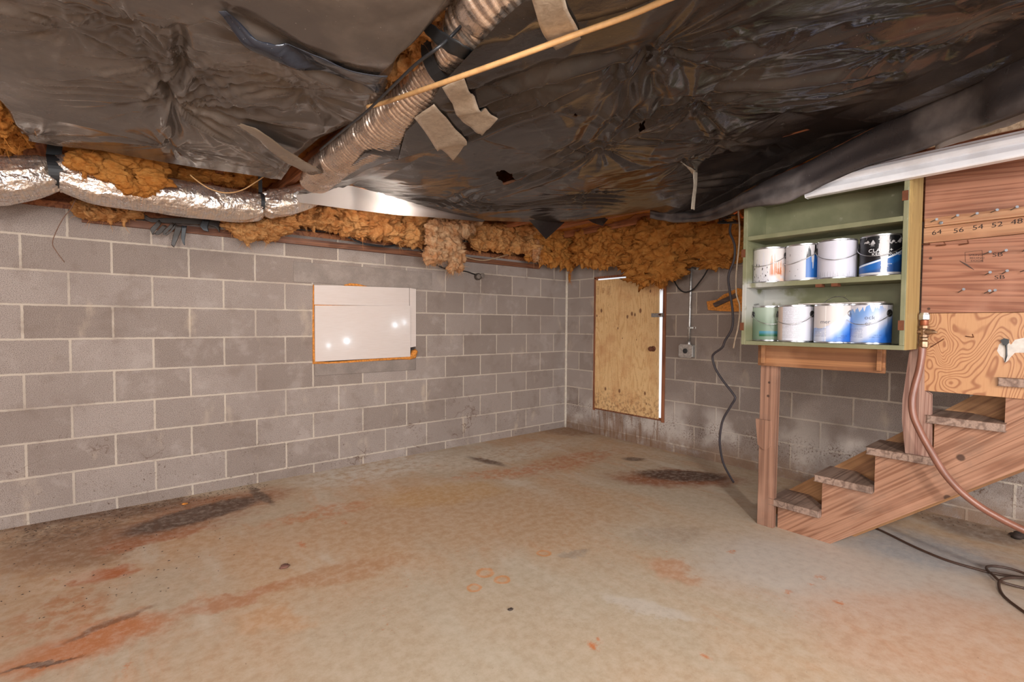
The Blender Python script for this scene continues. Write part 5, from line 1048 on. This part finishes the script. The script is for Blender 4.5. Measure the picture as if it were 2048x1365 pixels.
ribbon('hanger_strap', [(Q(843, 55, 2.03), Q(856, 42, 2.03)), (Q(868, 82, 1.985), Q(884, 62, 1.985)), (Q(905, 108, 1.935), Q(920, 84, 1.935)), (Q(945, 122, 1.95), Q(952, 104, 1.95))], M_strap, d2, thick=.003, bulge=0)
# silver tapes
t = NT('duct_tape', 0.34, 0.35); p = t.pos(); wv = t.noise(p, 45, 4, .7, .6); M_tape = t.done(t.mix(t.ss(wv, .35, .7), srgb(200, 184, 164), srgb(176, 158, 138)), normal=t.bump(wv, .5, .004))
TP = lambda a: Q(*a) if len(a) == 3 else on_sheet(*a, .004)
def tape(pairs, label): return ribbon('silver_tape', [(TP(a), TP(b_)) for a, b_ in pairs], M_tape, label=label, cat='tape', group='silver tapes on the plastic', bulge=0, thick=.001, drape=GR, gap=.005)
tape([((884, 172, 1.925), (926, 150)), ((905, 205), (945, 180)), ((922, 238), (966, 208)), ((945, 256), (980, 226)), ((964, 271), (996, 236))], 'silver tape with a small scribble, right one of the pair')
tape([((828, 236, 1.92), (868, 210, 1.92)), ((850, 262), (892, 232)), ((875, 288), (912, 258)), ((893, 306), (934, 282)), ((906, 320), (922, 300))], 'silver tape bonding foil duct to black plastic, left one of pair')
tape([((1062, -10), (1128, -12)), ((1072, 25), (1138, 20)), ((1088, 66), (1154, 50)), ((1112, 96), (1162, 74))], 'wide silver tape at the top edge crossed by the tan cord')
hq = thing('hanging_tape', tuple(Q(1388, 418, 1.93)), 'silver tape end dangling down under the black sheet left of cabinet', 'tape')
ribbon('stuck_end', [(on_sheet(1352, 318), on_sheet(1362, 322)), (on_sheet(1372, 330), on_sheet(1378, 340)), (on_sheet(1392, 342), on_sheet(1386, 350))], M_tape, hq, bulge=.001)
c0 = on_sheet(1390, 345); ribbon('hanging_end', [(at(1386, 344, 1, c0[1]), at(1395, 342, 1, c0[1])), (at(1387, 370, 1, c0[1]), at(1394, 370, 1, c0[1])), (at(1384, 395, 1, c0[1]), at(1391, 396, 1, c0[1])), (at(1382, 418, 1, c0[1]), at(1389, 420, 1, c0[1]))], M_tape, hq, bulge=.0)
# cord and cable crossing under the sheets
cable('tan_cord', [(735, 214, 1.975), (770, 205, 1.97), (850, 178, 1.90), (950, 143, 1.89), (1050, 107, 1.90), (1160, 66, 1.92), (1260, 30, 1.93), (1340, -4, 1.93), (1430, -40, 1.93)], 0.0075, M_tan, 'tan cord stretched under the ducts and plastic across the ceiling', 'cord', axis=2)
cable('black_cord', [(640, 300, 1.975), (690, 258, 1.97), (730, 226, 1.96), (780, 178, 1.95), (830, 130, 1.93), (870, 100, 1.925), (905, 70, 1.97), (960, 10, 1.99)], 0.0045, M_bcable, 'thin black cord crossing the gap between the plastic sheets', 'cord', axis=2)

# ------------------------------------------------------------------ lamp behind the flap
lp = thing('ceiling_lamp', (BULB[0], BULB[1], 2.0), 'bare lit bulb glowing through the bright plastic edge above the window', 'lamp')
MB().lathe([(0.055, 2.125), (0.055, 2.118), (0.030, 2.108), (0.018, 2.100)], (BULB[0], BULB[1], 0), 20).build('lamp_holder', M_white, lp, smooth='auto')
t = NT('glowing_glass'); t.b.inputs['Emission Color'].default_value = (1, .92, .82, 1); t.b.inputs['Emission Strength'].default_value = 12; M_glow = t.done((0.9, 0.88, 0.84))
MB().lathe([(0.003, 2.032), (0.016, 2.037), (0.026, 2.05), (0.028, 2.062), (0.022, 2.08), (0.014, 2.10)], (BULB[0], BULB[1]+.0, 0), 20).build('bulb', M_glow, lp, smooth=True)

# ------------------------------------------------------------------ shredded dark strips hanging under the duct
M_rag = plastic('dark_rag', srgb(46, 38, 32), 0.55, srgb(76, 62, 50)); M_ragb = plastic('bluish_rag', srgb(34, 38, 42), 0.5, srgb(60, 64, 68))
rg = thing('torn_plastic', tuple(at(360, 480, 1, -.12)), 'shredded dark plastic strips dangling from the wall top under the duct', 'plastic')
w1 = lambda a, b_, y=-.12: at(a, b_, 1, y)
for i, (pr_, m_) in enumerate(((([(275, 428), (285, 424)], [(300, 444), (302, 436)], [(330, 446), (332, 436)], [(420, 452), (425, 436)], [(440, 466), (440, 440)]), M_rag),
                 (([(318, 440), (324, 446)], [(300, 460), (305, 470)], [(318, 470), (314, 462)], [(335, 452), (325, 450)]), M_rag), (([(345, 445), (350, 450)], [(325, 465), (332, 468)], [(336, 470), (340, 462)], [(355, 452), (350, 446)]), M_rag),
                 (([(352, 450), (366, 452)], [(345, 475), (356, 478)], [(342, 490), (348, 496)]), M_rag), (([(364, 452), (374, 452)], [(362, 475), (370, 478)], [(366, 488), (370, 492)]), M_ragb), (([(405, 440), (420, 442)], [(400, 452), (416, 454)], [(408, 462), (418, 464)]), M_ragb))):
    ribbon('torn_strip', [(w1(*a, -.12-.012*i), w1(*b_, -.12-.012*i)) for a, b_ in pr_], m_, rg, bulge=0)

# ------------------------------------------------------------------ debris and small bits on the floor
M_deb = plain('dark_debris', srgb(58, 46, 40), 0.8, bump=.5)
rs = np.random.RandomState(4)
def pebble(px, py, r, mat, label, cat='debris', name='debris_lump', z=0):
    c = at(px, py, 2, 0); b = MB(); nu, nv = 14, 9
    for i in range(nv):
        for j in range(nu):
            g_ = PI*i/(nv-1); h_ = 2*PI*j/nu; f_ = 1+.35*float(vnoise(np.array(math.cos(h_)*2+px), np.array(math.sin(h_)*2+i*.5), i*.6, 3)); b.v.append((c[0]+r*f_*math.sin(g_)*math.cos(h_)*1.4, c[1]+r*f_*math.sin(g_)*math.sin(h_), max(0.0005, r*.45+r*.5*f_*math.cos(g_))))
    b.f = [(i*nu+j, i*nu+(j+1) % nu, (i+1)*nu+(j+1) % nu, (i+1)*nu+j) for i in range(nv-1) for j in range(nu)]
    return tag(b.build(name, mat, smooth=True), label, cat)
pebble(2036, 1077, .035, M_deb, 'black lump of debris on the floor below the hose end')
pebble(1021, 1221, .008, M_deb, 'tiny dark pebble in the middle of the pale floor', name='pebble')
pebble(370, 1010, .012, M_sfoam, 'small tan crumb on the floor by left wall', name='crumb')
pebble(570, 1136, .016, plain('dead_leaf', srgb(110, 74, 62), .8), 'small brown dead leaf on the open floor', cat='leaf', name='dead_leaf')
pebble(240, 1004, .03, M_sfoam, 'orange foam bit squeezed out at the foot of left wall', cat='spray foam', name='foam_bit')
dd = MB()
for _ in range(900):
    if rs.rand() < .6: x_, y_ = -rs.uniform(3.2, 5.4), -abs(rs.normal(0, .10))-.01
    elif rs.rand() < .5: x_, y_ = -abs(rs.normal(0, .08))-.01, -rs.uniform(2.6, 4.6)
    else: x_, y_ = -rs.uniform(3.6, 5.0), -rs.uniform(.1, 1.4)
    s_ = rs.uniform(.0012, .0034); a_ = rs.uniform(0, 3.1); q = [(x_+s_*math.cos(a_+k*PI/2)*(1 if k % 2 else 2.2), y_+s_*math.sin(a_+k*PI/2)*(1 if k % 2 else 2.2)) for k in range(4)]
    dd.add([(a, b_, .0004) for a, b_ in q]+[(x_, y_, s_*.9)], [(0, 1, 4), (1, 2, 4), (2, 3, 4), (3, 0, 4)])
tag(dd.build('wall_dirt', M_deb), 'loose dark grit scattered along the foot of the block walls', 'dirt', kind='stuff')
